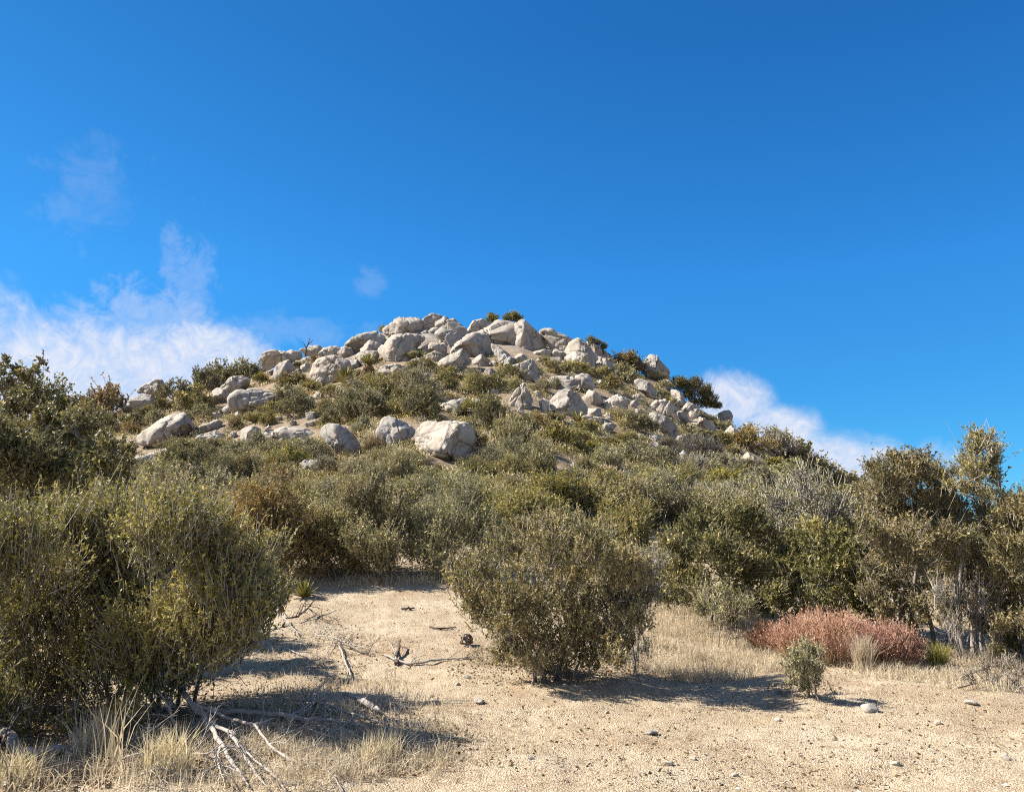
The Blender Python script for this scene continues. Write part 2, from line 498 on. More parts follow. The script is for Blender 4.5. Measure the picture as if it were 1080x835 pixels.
def build_ground():
    th = np.radians(np.unique(np.concatenate([np.arange(-40, 40.01, 0.2), np.arange(-180, -40, 4), np.arange(44, 180, 4)])))
    r = np.concatenate([[0.02], np.geomspace(0.4, 100, 400), np.geomspace(103, 9000, 40)])
    R, T = np.meshgrid(r, th, indexing='ij')
    X, Y = R * np.sin(T), R * np.cos(T)
    Z = terrain(X, Y)
    V = np.stack([X, Y, Z], -1).reshape(-1, 3)
    n, m = R.shape
    idx = np.arange(n * m).reshape(n, m)
    nx = np.roll(idx, -1, axis=1)
    Q = np.stack([idx[:-1], idx[1:], nx[1:], nx[:-1]], -1).reshape(-1, 4)[:, ::-1]
    o = link('ground', mesh_np('ground', [(V, Q, 0, None)], [M['ground']], True))
    tag(o, 'sandy clearing rising into a brushy granite hill', None, None, 'structure')


build_ground()

# ------------------------------------------------------------------ boulders
def ico(sub):
    import bmesh
    bm = bmesh.new()
    bmesh.ops.create_icosphere(bm, subdivisions=sub, radius=1.0)
    V = np.array([v.co[:] for v in bm.verts])
    Fc = np.array([[v.index for v in f.verts] for f in bm.faces])
    bm.free()
    return V, Fc


ICO = {k: ico(k) for k in (2, 3, 4, 5)}


def smooth_normals(V, Fc):
    n = np.cross(V[Fc[:, 1]] - V[Fc[:, 0]], V[Fc[:, 2]] - V[Fc[:, 0]])
    N = np.zeros_like(V)
    for k in range(3):
        np.add.at(N, Fc[:, k], n)
    return unit(N)


BOULDERS = []          # (object, polygon, landmark name, centre px, base px)


def boulder(pts, depth=0.85, lean=0.55, edge=None, seed=0, mat='granite', rough=1.0, dist=None, cut=0.0, sub=None):
    """a rock whose outline is known from the photograph; it gets its own place on the hill, real size, thickness and facets"""
    rng = np.random.default_rng(1000 + seed)
    P = np.array(pts, float)
    c = (P.min(0) + P.max(0)) / 2
    w, h = np.ptp(P[:, 0]), np.ptp(P[:, 1])
    base = hit(c[0], P[:, 1].max() - 0.12 * h)[0]
    d0 = float(np.hypot(base[0], base[1])) if dist is None else dist
    D = depth * 0.5 * max(min(w, h * 1.6), h, 0.55 * w) / F * d0
    dc = d0 + 0.55 * D
    ray = rays(c[0], c[1])
    k = dc / math.hypot(ray[0], ray[1])
    C = EYE + ray * k
    s = k / F
    # outline as a radius per angle
    phi = np.linspace(0, 2 * math.pi, 361)[:-1]
    q = (P - c) * np.array([1, -1])
    rad = np.zeros(360)
    cs, sn = np.cos(phi), np.sin(phi)
    n = len(q)
    for i in range(n):
        a, b = q[i], q[(i + 1) % n]
        e = b - a
        den = cs * e[1] - sn * e[0]
        den = np.where(np.abs(den) < 1e-9, 1e-9, den)
        tt = (a[0] * e[1] - a[1] * e[0]) / den
        uu = (a[0] * sn - a[1] * cs) / den
        ok = (tt > 0) & (uu >= -1e-6) & (uu <= 1 + 1e-6)
        rad = np.where(ok, np.maximum(rad, tt), rad)
    rad[rad < 0.5] = min(w, h) * 0.3
    kk = np.exp(-0.5 * (np.arange(-14, 15) / 3.2) ** 2)
    rad = np.convolve(np.concatenate([rad[-14:], rad, rad[:14]]), kk / kk.sum(), 'valid') * s
    size = max(w, h)
    sub = sub or (5 if size > 26 else 4)
    U, Fc = ICO[sub]
    # sphere point -> (right, depth, up)
    a, b, cc = U[:, 0], U[:, 1], U[:, 2]
    rho = np.hypot(a, cc)
    ph = np.mod(np.arctan2(cc, a), 2 * math.pi)
    R = np.interp(ph, np.append(phi, 2 * math.pi), np.append(rad, rad[0]))
    p = 2.9
    lat = np.arctan2(b, rho)
    ce, se = np.abs(np.cos(lat)), np.abs(np.sin(lat))
    nrm = (ce ** p + se ** p) ** (-1 / p)
    rr, bb = ce * nrm, np.sign(b) * se * nrm
    L = np.stack([R * rr * np.cos(ph), D * bb, R * rr * np.sin(ph)], -1)
    up_n = L[:, 2] / max(h * s * 0.5, 1e-6)
    L[:, 1] += lean * D * np.clip(up_n, -1, 1)
    # facets: planes that shave the side turned to the valley, so the outline stays
    planes = []
    for _ in range(rng.integers(6, 10)):
        nn = np.array([rng.normal(0, 0.75), -abs(rng.normal(0.75, 0.35)), rng.normal(0.25, 0.6)])
        planes.append((nn / np.linalg.norm(nn), rng.uniform(0.52, 0.86)))
    for nn, o in planes:
        dot = L @ nn
        off = o * dot.max()
        over = np.maximum(dot - off, 0)
        L -= 0.97 * over[:, None] * nn
    if edge is not None:                       # a clear arris: right of it the rock turns away from the valley
        xe = (edge - c[0]) * s
        near = (np.abs(L[:, 0] - xe) < 0.10 * w * s) & (L[:, 1] < lean * D * np.clip(L[:, 2] / (h * s * 0.5), -1, 1) + 0.2 * D)
        if near.any():
            A_ = np.stack([L[near, 2], np.ones(near.sum())], -1)
            k1, k0 = np.linalg.lstsq(A_, L[near, 1], rcond=None)[0]
            lim = k0 + k1 * L[:, 2] + 1.55 * (L[:, 0] - xe) + 0.10 * L[:, 2]
            hit_ = (L[:, 0] > xe) & (L[:, 1] < lim)
            L[:, 1] = np.where(hit_, np.minimum(lim, np.maximum(L[:, 1], 1.1 * D + lean * D)), L[:, 1])
    if cut > 0:                                # undercut below: rest of the rock overhangs
        low = np.clip((-up_n - (1 - 2 * cut)) / (2 * cut), 0, 1)
        L[:, 1] = np.where(L[:, 1] < 0, L[:, 1] * (1 - 0.75 * low), L[:, 1])
    for _ in range(2):                         # keep the outline
        ang = np.mod(np.arctan2(L[:, 2], L[:, 0]), 2 * math.pi)
        q2 = np.hypot(L[:, 0], L[:, 2])
        bins = np.floor(ang / (2 * math.pi) * 48).astype(int) % 48
        mx = np.zeros(48)
        np.maximum.at(mx, bins, q2)
        want = np.interp((np.arange(48) + 0.5) / 48 * 2 * math.pi, phi, rad)
        ratio = np.clip(want / np.maximum(mx, 1e-3), 0.8, 1.7)
        rp_ = np.concatenate([ratio[-2:], ratio, ratio[:2]])
        ratio = 0.25 * rp_[1:-3] + 0.5 * rp_[2:-2] + 0.25 * rp_[3:-1]
        sc = np.interp(ang, (np.arange(-1, 49) + 0.5) / 48 * 2 * math.pi, np.concatenate([ratio[-1:], ratio, ratio[:1]]))
        L[:, 0] *= sc
        L[:, 2] *= sc
    N = smooth_normals(L, Fc)
    sz = size * s
    q3 = L / sz
    so = seed * 3.17
    disp = 0.020 * fbm(q3 * 2.0 + so, 2, seed) + 0.0045 * fbm(q3 * 8.0 + so, 3, seed + 50, 0.6)
    rid = 1 - np.abs(fbm(q3 * np.array([2.0, 2.0, 3.4]) + so + 9, 2, seed + 90))
    disp -= 0.030 * np.clip((rid - 0.90) / 0.10, 0, 1)
    ns = 13                                     # broken facets
    sd_ = q3[rng.integers(0, len(q3), ns)]
    gr = rng.normal(0, 0.13, (ns, 3))
    dk = ((q3[:, None] - sd_[None]) ** 2).sum(-1)
    kk_ = dk.argmin(1)
    disp += np.clip(((q3 - sd_[kk_]) * gr[kk_]).sum(1), -0.022, 0.022) + rng.normal(0, 0.004, ns)[kk_]
    for _ in range(3 if size > 22 else 1):      # joints splitting the rock
        jn = unit(rng.normal(0, 1, 3) * np.array([1, 0.5, 1]))
        dj = q3 @ jn - rng.uniform(-0.22, 0.22) + 0.02 * fbm(q3 * 4 + so, 2, seed + 7)
        disp += np.where(dj > 0, 0.010, -0.004) - 0.05 * np.exp(-(dj / 0.012) ** 2)
    L = L + N * (disp * sz * rough)[:, None]
    # to world: right, away, up of this line of sight
    fwd = ray / np.linalg.norm(ray)
    rt = unit(np.array([fwd[1], -fwd[0], 0.0]))
    upv = np.cross(rt, fwd)
    W = C + L[:, :1] * rt + L[:, 1:2] * fwd + L[:, 2:] * upv
    org = np.array([C[0], C[1], W[:, 2].min()])
    o = link('boulder', mesh_np('boulder', [(W - org, Fc, 0, None)], [M[mat]], True), loc=org)
    return o, P, c, (c[0], P[:, 1].max()), dc


# (label, landmark name or None, category word, outline, options)
B = [
 ('mushroom shaped cap boulder standing on the sloping slab at the left skyline', 'mushroom cap boulder', [(145,415),(153,405),(163,399),(169.6,400),(174,408),(175,421),(171,427),(164,423),(158,416),(152,416)], dict(edge=166, depth=1.0, cut=.25)),
 ('pale sloping slab that carries the mushroom shaped cap boulder', 'cap boulder\'s slab', [(126,436),(137,421.7),(151,413.5),(160,416),(166,424),(162,433),(143,437)], dict(edge=158)),
 ('small smooth loaf shaped stone right beside the mushroom cap boulder', None, [(171,424),(176,419),(186,421),(186,427.5),(171.5,427.5)], {}),
 ('big slanting slab half overgrown by shrubs below the mushroom cap boulder', 'slanting slab', [(147,461),(174.6,441.8),(193,430.5),(198,436.5),(206,452),(189,463),(167,470),(153,470)], dict(depth=1.1, lean=.8)),
 ('thin grey slab wedged in brush to the right of the big slanting slab', None, [(210,450),(230.7,441),(236,444.7),(226.4,454),(211,456)], dict(lean=.8)),
 ('low rounded slab under the thin wedged grey slab on the left slope', None, [(206,463),(226.4,452.5),(240,458.5),(221,466),(208,467)], dict(lean=.6)),
 ('long bare rock ramp lowest on the left slope above the bushes', 'bare rock ramp', [(139,486),(163,477),(190.4,462.6),(193,468),(165,487),(160,500),(139,500)], dict(depth=1.2, lean=.9)),
 ('squat grey boulder at the left foot of the big slanting slab', None, [(130,467),(140,462.5),(146,471),(143,475),(131,475)], {}),
 ('flat pale stone peeking out of brush on the left skyline', None, [(199,410),(206,402.5),(216,402),(218,411)], {}),
 ('high domed boulder with a split right end above the egg shaped one', 'domed boulder', [(232,411),(243,398),(254,395.5),(264,398.5),(262,408),(247,415),(233,416)], dict(edge=258)),
 ('rounded boulder leaning on the left foot of the domed boulder', None, [(219,418),(228,408.5),(240,412),(244,424),(225,428)], dict(edge=236)),
 ('long smooth egg shaped boulder with a hollowed underside', 'egg shaped boulder', [(240.5,420),(249.6,412.5),(271,409),(290,410.5),(299,414),(296,421),(282,426),(274,430),(259,438),(246.5,436),(243,428)], dict(depth=1.0, cut=.3, lean=.5)),
 ('perched rusty boulder overhanging the left shoulder with a shaded belly', 'perched rusty boulder', [(271.5,381),(276,373),(280,370.5),(290,369.5),(304,373),(314,378),(304,381),(295,385),(285,392),(277,390.5)], dict(cut=.5, mat='rusty', lean=.1, dist=77)),
 ('upright pale block propping the perched rusty boulder', None, [(287,401),(292,384),(304,378.5),(311,388),(304,396),(296,403)], dict(dist=75)),
 ('flat topped rock behind the perched rusty boulder on the skyline', None, [(297,373),(307,368),(319,370.5),(318,379),(300,380)], dict(dist=81)),
 ('small whitish block with dark specks on the slope under the snag', 'speckled block', [(314.5,420),(327.4,417),(332,420),(331,430),(316,431)], dict(edge=328)),
 ('whitish squared block in brush below the egg shaped boulder', 'squared block', [(252.5,453.4),(263.6,449),(275,451.5),(272,467),(263,473),(255,464)], dict(depth=.9)),
 ('low flat rock ledge between the squared block and the tilted boulder', None, [(278,457),(295,450.5),(325,449.5),(341,457),(339,467),(300,467),(280,464)], dict(lean=.9)),
 ('tilted smooth boulder with a rounded top and a steep shaded right side', 'tilted boulder', [(337.5,457),(341,450),(348,447.5),(363,449.5),(372,456),(379,466),(384.5,482),(369,487),(356,482),(345,468)], dict(edge=371, depth=.9)),
 ('bright white boulder with a slanting top left of the great split boulder', 'white slanting boulder', [(397.5,455),(404.5,440),(420,443),(433,447),(439.5,455),(427,468),(413,474),(400,466)], dict(depth=.9, edge=432)),
 ('great split boulder with a dark shaded right face in the middle of the hillside', 'great split boulder', [(437,460),(447,446),(466,445),(483.5,444.5),(495,447),(501,457),(503.5,469),(497,486),(481,491),(452,489),(438,470)], dict(edge=480, depth=1.0)),
 ('wedge of pale rock above and behind the great split boulder', 'pale wedge rock', [(459,431),(469,424.5),(492,419),(496.5,428),(486,437),(464,439)], dict(lean=.6)),
 ('broad whitish boulder beside the yucca on the upper left slope', 'broad whitish boulder', [(396.5,398),(399,388.5),(416,383.5),(434.5,387),(434,396),(412,400)], dict(lean=.6)),
 ('pointed tooth shaped boulder ending in a thin tip', 'pointed tooth boulder', [(535.5,423),(545.6,408.5),(551,404),(554,404.5),(557,411),(562,422),(560,432),(548,434),(539,431)], dict(edge=555, depth=.9)),
 ('large boulder with a lit face and a black shaded right side below the long slab', 'black sided boulder', [(578,423),(589,411),(602,410.5),(609,416),(620,431),(618,441),(600,442),(581,432)], dict(edge=601, depth=1.0)),
 ('long flat slab with a raised knob end above the black sided boulder', 'long knobbed slab', [(575.5,401),(584,396),(608,398),(617,393),(623,397),(628,410),(622,414),(609,411),(594,413),(577,408)], dict(lean=.8, edge=619)),
 ('rounded boulder squeezed to the right of the black sided boulder', None, [(613,419),(621.5,410.5),(635,417.5),(637,427),(621,429)], dict(edge=627)),
 ('small shaded block low in the gap beside the black sided boulder', None, [(619,430),(634,430.5),(635,440),(619,439)], {}),
 ('sunlit hump of rock on the right of the boulder gap', 'sunlit hump', [(635,427),(641,420),(652,415.5),(660,419),(665,423),(661,433),(637,436)], dict(edge=656)),
 ('bright white stone alone in green brush below the sunlit hump', 'lone white stone', [(631.5,457),(638,445.5),(645,446),(651,449),(643,458)], dict(edge=645)),
 ('flat grey slab in shade at the foot of the black sided boulder', None, [(613,440),(620,437.5),(635,441),(637,446),(614,446)], dict(lean=.7)),
 ('cracked square boulder in brush below the spire rock', 'cracked square boulder', [(669,400),(679.5,398.5),(687,404.5),(692.5,413),(689,422),(672,411)], dict(edge=684)),
 ('tall narrow spire rock standing on the right skyline', 'spire rock', [(674.5,387),(682,377.5),(686,372.5),(693,374),(698.5,383.7),(705.5,390.3),(707,402),(697,403),(679,394)], dict(depth=.8, lean=.15, edge=692, rough=1.5)),
 ('upright pillar of rock under the spire on the right slope', 'rock pillar', [(707.5,410),(712,410),(720,415),(723,428),(714,430),(707.5,422)], dict(lean=.1, depth=.8)),
 ('rough boulder left of the rock pillar with a yucca in front', None, [(681,429),(691.4,422),(706,421.5),(714.5,431),(704,438),(685,438)], dict(rough=1.4)),
 ('long broken boulder running down below the rock pillar', 'long broken boulder', [(682.5,436.4),(692.7,436),(704,441),(715,449.6),(713,463),(699,463),(694,446)], dict(edge=703, rough=1.4)),
 ('narrow shard of rock beside the long broken boulder', None, [(714,434),(721,433),(728,445),(720,450)], {}),
 ('grey knob of rock right of the rock pillar', None, [(718,431),(725.6,422),(735.5,428),(733,436),(721,440)], dict(edge=728)),
 ('small rounded stone right of the grey knob on the right slope', None, [(726,433),(738,430),(734,442),(728,443)], {}),
 ('gabled white boulder with a dark right flank below the junipers', 'gabled white boulder', [(729,446),(738.8,438.5),(753,447),(756,454),(741,455)], dict(edge=742)),
 ('flat rock on the skyline below the junipers', None, [(757,435),(769,432),(773,438),(770,447),(758,444)], {}),
 ('pale pyramid shaped stone on the right slope', 'pyramid stone', [(762.5,456),(771.6,448),(781.5,459),(773,467)], dict(edge=775)),
 ('blunt grey stone in brush low on the right slope', 'blunt grey stone', [(761.5,486),(768.5,478.5),(778.5,485),(771,493)], {}),
 ('jagged dark rock right of the blunt grey stone', None, [(781,486),(789,476.5),(802,487),(793,493)], dict(rough=1.6)),
 ('bare slab leaning on the lower right skyline', 'skyline slab', [(820,458),(832,464),(845,478),(838,482)], dict(lean=.7)),
 ('last small peaked boulder on the lower right skyline', 'peaked skyline boulder', [(877,500),(886.7,493),(894.5,497.5),(892,506),(880,505)], dict(edge=888)),
 ('flat pale stone among bare twigs on the lower right slope', None, [(834,507),(842,503),(849,508),(841,512)], {}),
 ('small pale stone in brush left of the pyramid stone', None, [(745,475),(752,472),(757,478),(750,483)], {}),
 # summit massif
 ('rounded summit rock at the left end of the rocky crown', 'left crown rock', [(367,363),(372,355),(383,351.5),(394,349.5),(403,353.5),(402,363),(385,366),(373,370)], dict(lean=.5)),
 ('great smooth sloping slab on the left of the summit', 'smooth summit slab', [(400,366),(408,358),(416.7,353),(431,349.5),(447,354),(437,362),(434.5,373),(420,379),(404,373)], dict(lean=.9, depth=1.1)),
 ('long rounded whaleback rock on top behind the smooth summit slab', 'whaleback rock', [(405,346),(419,337),(432,333.5),(440,335),(443,346),(428,352),(410,352)], dict(lean=.6)),
 ('highest knob of bare rock at the top of the hill', 'highest knob', [(440,343),(446,337),(454.4,331),(463.5,331.5),(465,339),(452,345)], dict(lean=.4)),
 ('curved slab falling to the right from the highest knob', 'curved slab', [(461,339),(470,333.5),(479.5,337.5),(489,344.5),(492.5,350),(487,354),(473,350),(463,345)], dict(lean=.7)),
 ('smooth rock face under the curved slab', None, [(460,350),(467.5,344.5),(480,349),(489,355),(486,361),(464,363)], dict(lean=.7)),
 ('lit rock lip over a black cave mouth under the highest knob', 'cave lip rock', [(436,357),(446,351),(456,345),(463,345.5),(464,353),(458,355),(452,357),(445,360),(438,363)], dict(lean=.3, cut=.5, dist=79)),
 ('dark hollowed rock inside the cave mouth under the highest knob', None, [(440,362),(452,355),(463,351),(464,362),(452,366),(441,366)], dict(lean=1.2, dist=82)),
 ('arched rock with a shaded hollow on the summit ridge', 'arched rock', [(492,348),(500,338.5),(508,337),(517,340),(517,348),(499,352)], dict(edge=507, lean=.3)),
 ('broad warm coloured rock wall across the middle of the summit', 'summit wall', [(486,356),(502,349),(517,344),(524,339),(534,341),(544,343),(551,352),(550,362),(524,362),(512,361),(494,360)], dict(lean=.6, depth=.9)),
 ('tall wedge rock with a lit left face and a dark right face on the summit', 'tall dark faced wedge', [(539,345),(544.8,339),(552,335.5),(558.5,341),(571,352.5),(573.5,367),(556,366),(541,362)], dict(edge=553.5, depth=1.0)),
 ('large plated rock right of the tall dark faced wedge', 'plated rock', [(571.5,348.5),(574,347),(582,346.8),(590,351),(605.5,356.5),(602,364),(598,371),(584,371),(578,360)], dict(lean=.6)),
 ('round shouldered boulder with a dark right side on the right summit', 'round shouldered boulder', [(595,371),(602,359.5),(610.7,355.8),(617,360.5),(629.5,374.5),(625,381),(601,376)], dict(edge=618, depth=1.0)),
 ('smooth low boulder in front of the round shouldered boulder', None, [(596.5,375),(607,370),(618,373.5),(626,380),(623.5,388),(601,382)], dict(lean=.6)),
 ('slanting rock behind the round shouldered boulder on the skyline', None, [(618,361),(626,360.5),(642,371.5),(645,378),(631,379)], dict(edge=629)),
 ('lumpy pale rocks\' largest block on the right below the skyline rock', None, [(622.5,385),(629.8,376),(642,377.5),(652.5,386),(634,388)], dict(rough=1.6, edge=640)),
 ('small rock at the foot of the plated rock', None, [(580,374),(585.5,368),(597,371),(590,378)], {}),
 ('flat stone under the dark faced wedge', None, [(562,371),(572,368.5),(582,369),(580,375),(564,375)], dict(lean=.6)),
 ('overhung small block stacked below the dark faced wedge', None, [(539,378),(548.4,372),(555.5,375),(554,382),(541,384)], dict(cut=.4)),
 ('pale block with a sloping right side beneath the stacked small block', None, [(541,384),(553,380.5),(561,377),(566,387),(569,399),(554,396)], dict(edge=563)),
 ('broad sunlit outcrop below the summit wall ending in a peak', 'peaked outcrop', [(471,374),(482,361),(492,355),(500,351.5),(513,354),(513,362),(506,373),(490,372)], dict(lean=.6, depth=1.0)),
 ('thin fin of shaded rock right of the peaked outcrop', None, [(510,354),(513.5,354.5),(518,364),(518.5,372),(510,372)], dict(edge=513)),
 ('pale boulder tumbled below the peaked outcrop', None, [(464,381),(475,374),(486,368),(492,374),(497,380),(478,389.5),(467,385)], dict(edge=487)),
 ('low pinkish rock left of the pale tumbled boulder', None, [(448,375),(459,370),(472,375),(467,380),(450.5,380)], dict(lean=.6)),
 ('rounded rock between the smooth summit slab and the peaked outcrop', None, [(446,366),(454.4,360),(469,361.5),(468,371.5),(449,373)], dict(lean=.6)),
 ('long rock slab lying in shade under the summit wall', None, [(519,361),(528.6,363.5),(541.5,375),(540,386),(529,379),(520.5,370)], dict(lean=.9)),
 ('small angular rock under the fin of shaded rock', None, [(495.5,381),(507,374),(515.5,378.5),(512.5,386),(498,385)], dict(edge=508)),
 ('cracked block in brush in the middle of the upper slope', None, [(511,391),(516.6,387.5),(523.5,392),(522.5,403),(514,400)], dict(edge=517)),
 ('pale stone just showing through brush above the pale wedge rock', None, [(489,411),(497.5,406),(502,411),(497,415)], {}),
 ('layered rock step on the left shoulder below the snag', 'layered rock step', [(329,392),(337,379),(350.5,372),(365.5,379),(362,390),(349,403),(332,399)], dict(rough=1.5, lean=.6)),
 ('flat stone on the skyline above the layered rock step', None, [(337,372),(343,366.5),(354,364),(360,368),(356,375),(340,376)], {}),
 ('low rock on the skyline left of the left crown rock', None, [(357,371),(363,365),(371,365.5),(372,374),(360,376)], {}),
 ('pale ledge right under the left crown rock', None, [(381,368),(390,359.5),(401.5,362),(400,370),(386,374)], dict(lean=.6)),
 ('stepped rock beneath the pale ledge on the left summit', None, [(377,374),(385,369.5),(399,370),(396,379),(383,383)], dict(lean=.6)),
 ('low pale skyline rock beside the dead snag', None, [(319,371),(326,365),(337,364),(344,369),(336,376),(322,376)], {}),
 ('whitish stone under the layered rock step', None, [(333,401),(339,396),(347,400),(345,408),(336,408)], {}),
 ('small round stone at the left end of the egg shaped boulder', None, [(246,437),(251,433.5),(257,438),(252,443)], {}),
 ('grey stone below the domed boulder', None, [(234,432),(240,427),(245,433),(240,441)], {}),
 ('bluish grey flat rock in shade under the bush by the tilted boulder', None, [(316,489),(322,485),(334,486),(343,491),(340,497),(318,497)], dict(lean=.9)),
 ('pale stone at the left end of the pointed tooth boulder\'s shadow', None, [(568,424),(574,419),(580,424),(578,434),(570,433)], {}),
 ('small pale stone at the foot of the pointed tooth boulder', None, [(545,434),(549,428),(553,433),(551,438)], {}),
 ('half buried pale stone in the sandy patch on the middle slope', None, [(600,490),(606,487),(614,489),(612,494),(602,495)], dict(lean=.6)),
 ('tiny pale stone in the dark brush above the sandy patch', None, [(556,470),(560,466),(565,469),(563,474)], {}),
 ('pale stone low in brush under the long broken boulder', None, [(716,478),(721,474),(727,479),(722,485)], {}),
 ('grey stone in brush right of the lone white stone', None, [(662,472),(667,468),(673,472),(669,478)], {}),
 ('low stone beside the bare rock ramp', None, [(128,480),(134,475),(141,479),(139,486),(130,487)], {}),
 ('split stone in the brush left of the squared block', None, [(218,462),(226,458),(236,461),(232,469),(220,469)], {}),
 ('flat weathered rock at the far left end of the skyline', None, [(60,432),(70,424),(84,423),(90,429),(86,436),(64,437)], dict(lean=.5)),
]
LAND = []
POLY = []
for i, (lab, land, pts, opt) in enumerate(B):
    A = np.array(pts, float)
    if 340 < A[:, 0].mean() < 650 and A[:, 1].mean() < 392:        # the slabs of the summit lean on each other without gaps
        A[:, 0] = A[:, 0].mean() + (A[:, 0] - A[:, 0].mean()) * 1.16
        A[:, 1] = A[:, 1].min() + (A[:, 1] - A[:, 1].min()) * 1.22
        opt = dict(opt, depth=opt.get('depth', 0.85) * 1.15)
    o, P, c, bp, dc = boulder(A, seed=i, **opt)
    tag(o, lab, 'boulder', 'granite boulders on the hillside')
    POLY.append(P)
    if land:
        LAND.append((land, c, (np.ptp(P[:, 0]) + np.ptp(P[:, 1])) / 4))


LABELLED = {}


def in_poly(P, x, y):
    inside = False
    n = len(P)
    for i in range(n):
        x0, y0 = P[i]
        x1, y1 = P[(i + 1) % n]
        if (y0 > y) != (y1 > y) and x < (x1 - x0) * (y - y0) / (y1 - y0) + x0:
            inside = not inside
    return inside




def register(o, cpx, look, noun):
    """label a small thing of the hillside by the nearest named boulder; ordinals are settled in name_all()"""
    best = None
    for nm, c, rad in LAND:
        dx, dy = cpx[0] - c[0], cpx[1] - c[1]
        d = math.hypot(dx, dy * 1.4)
        if best is None or d < best[0]:
            if abs(dy) * 1.4 > abs(dx):
                rel = 'downhill of' if dy > 0 else 'uphill of'
            else:
                rel = 'on the shady side of' if dx > 0 else 'on the sunny side of'
            best = (d, nm, rel)
    LABELLED.setdefault((look, noun, best[2], best[1]), []).append((best[0], o))


rng = np.random.default_rng(2024)
PROTO = [np.array(P) for P in POLY]
n_extra = 0
for zone, cnt, smin, smax in (((345, 690, 340, 392), 62, 10, 27), ((600, 790, 385, 480), 30, 6, 15), ((125, 350, 385, 470), 24, 6, 15), ((380, 640, 385, 450), 20, 5, 13), ((440, 720, 440, 485), 12, 5, 12), ((740, 900, 440, 510), 10, 4, 9)):
    k = t_ = 0
    while k < cnt and t_ < 900:
        t_ += 1
        x, y = rng.uniform(zone[0], zone[1]), rng.uniform(zone[2], zone[3])
        if y < np.interp(x, SKY_PX[:, 0], SKY_PX[:, 1]) + 4:
            continue
        w = rng.uniform(smin, smax)
        h = w * rng.uniform(0.5, 0.95)
        if any(in_poly(P, x + gx * w, y - gy * h) for P in POLY if abs(P[:, 0].mean() - x) < 60 for gx in ((-0.3, 0, 0.3) if w < 12 else (-0.15, 0.15)) for gy in ((0.1, 0.6, 0.95) if w < 12 else (0.35, 0.7))):
            continue
        nv = rng.integers(5, 8)
        an = np.sort((np.arange(nv) + rng.uniform(-0.3, 0.3, nv)) / nv * 2 * math.pi)
        ra = rng.uniform(0.75, 1.1, nv)
        pts = np.stack([x + np.cos(an) * ra * w / 2, y - h / 2 - np.sin(an) * ra * h / 2], -1)
        o, P, c, bp, dc = boulder(pts, seed=300 + n_extra, edge=x + w * rng.uniform(0.05, 0.3) if rng.random() < 0.6 else None, lean=rng.uniform(0.3, 0.9), sub=4 if w > 11 else 3, rough=1.3)
        tag(o, None, 'boulder', 'granite boulders on the hillside')
        POLY.append(P)
        register(o, c, 'small pale' if w < 9 else 'middling pale', 'boulder')
        n_extra += 1
        k += 1


ORD = ['', 'second ', 'third ', 'fourth ', 'fifth ', 'sixth ', 'seventh ', 'eighth ', 'ninth ', 'tenth ', 'eleventh ', 'twelfth ']


def name_all():
    for (look, noun, rel, nm), lst in LABELLED.items():
        lst.sort(key=lambda t: t[0])
        for k, (d, o) in enumerate(lst):
            if k == 0:
                o['label'] = f"{look} {noun} {'next' if len(lst) > 1 else 'just'} {rel} the {nm}"
            else:
                o['label'] = f"{ORD[min(k, 11)]}{look} {noun} {rel} the {nm}"


# ------------------------------------------------------------------ plants
def leaf_quads(pos, d, size, rng, aspect=0.46, spread=0.85):
    n = len(pos)
    ax = unit(d * 0.7 + rng.normal(0, spread, (n, 3)) * 0.8)
    sd = unit(np.cross(ax, rng.normal(0, 1, (n, 3))))
    L = (size * rng.uniform(0.45, 1.55, n))[:, None]
    Wd = L * aspect * 0.5
    V = np.stack([pos, pos + ax * L * 0.5 + sd * Wd, pos + ax * L, pos + ax * L * 0.5 - sd * Wd], 1).reshape(-1, 3)
    return V, np.arange(4 * n).reshape(n, 4)


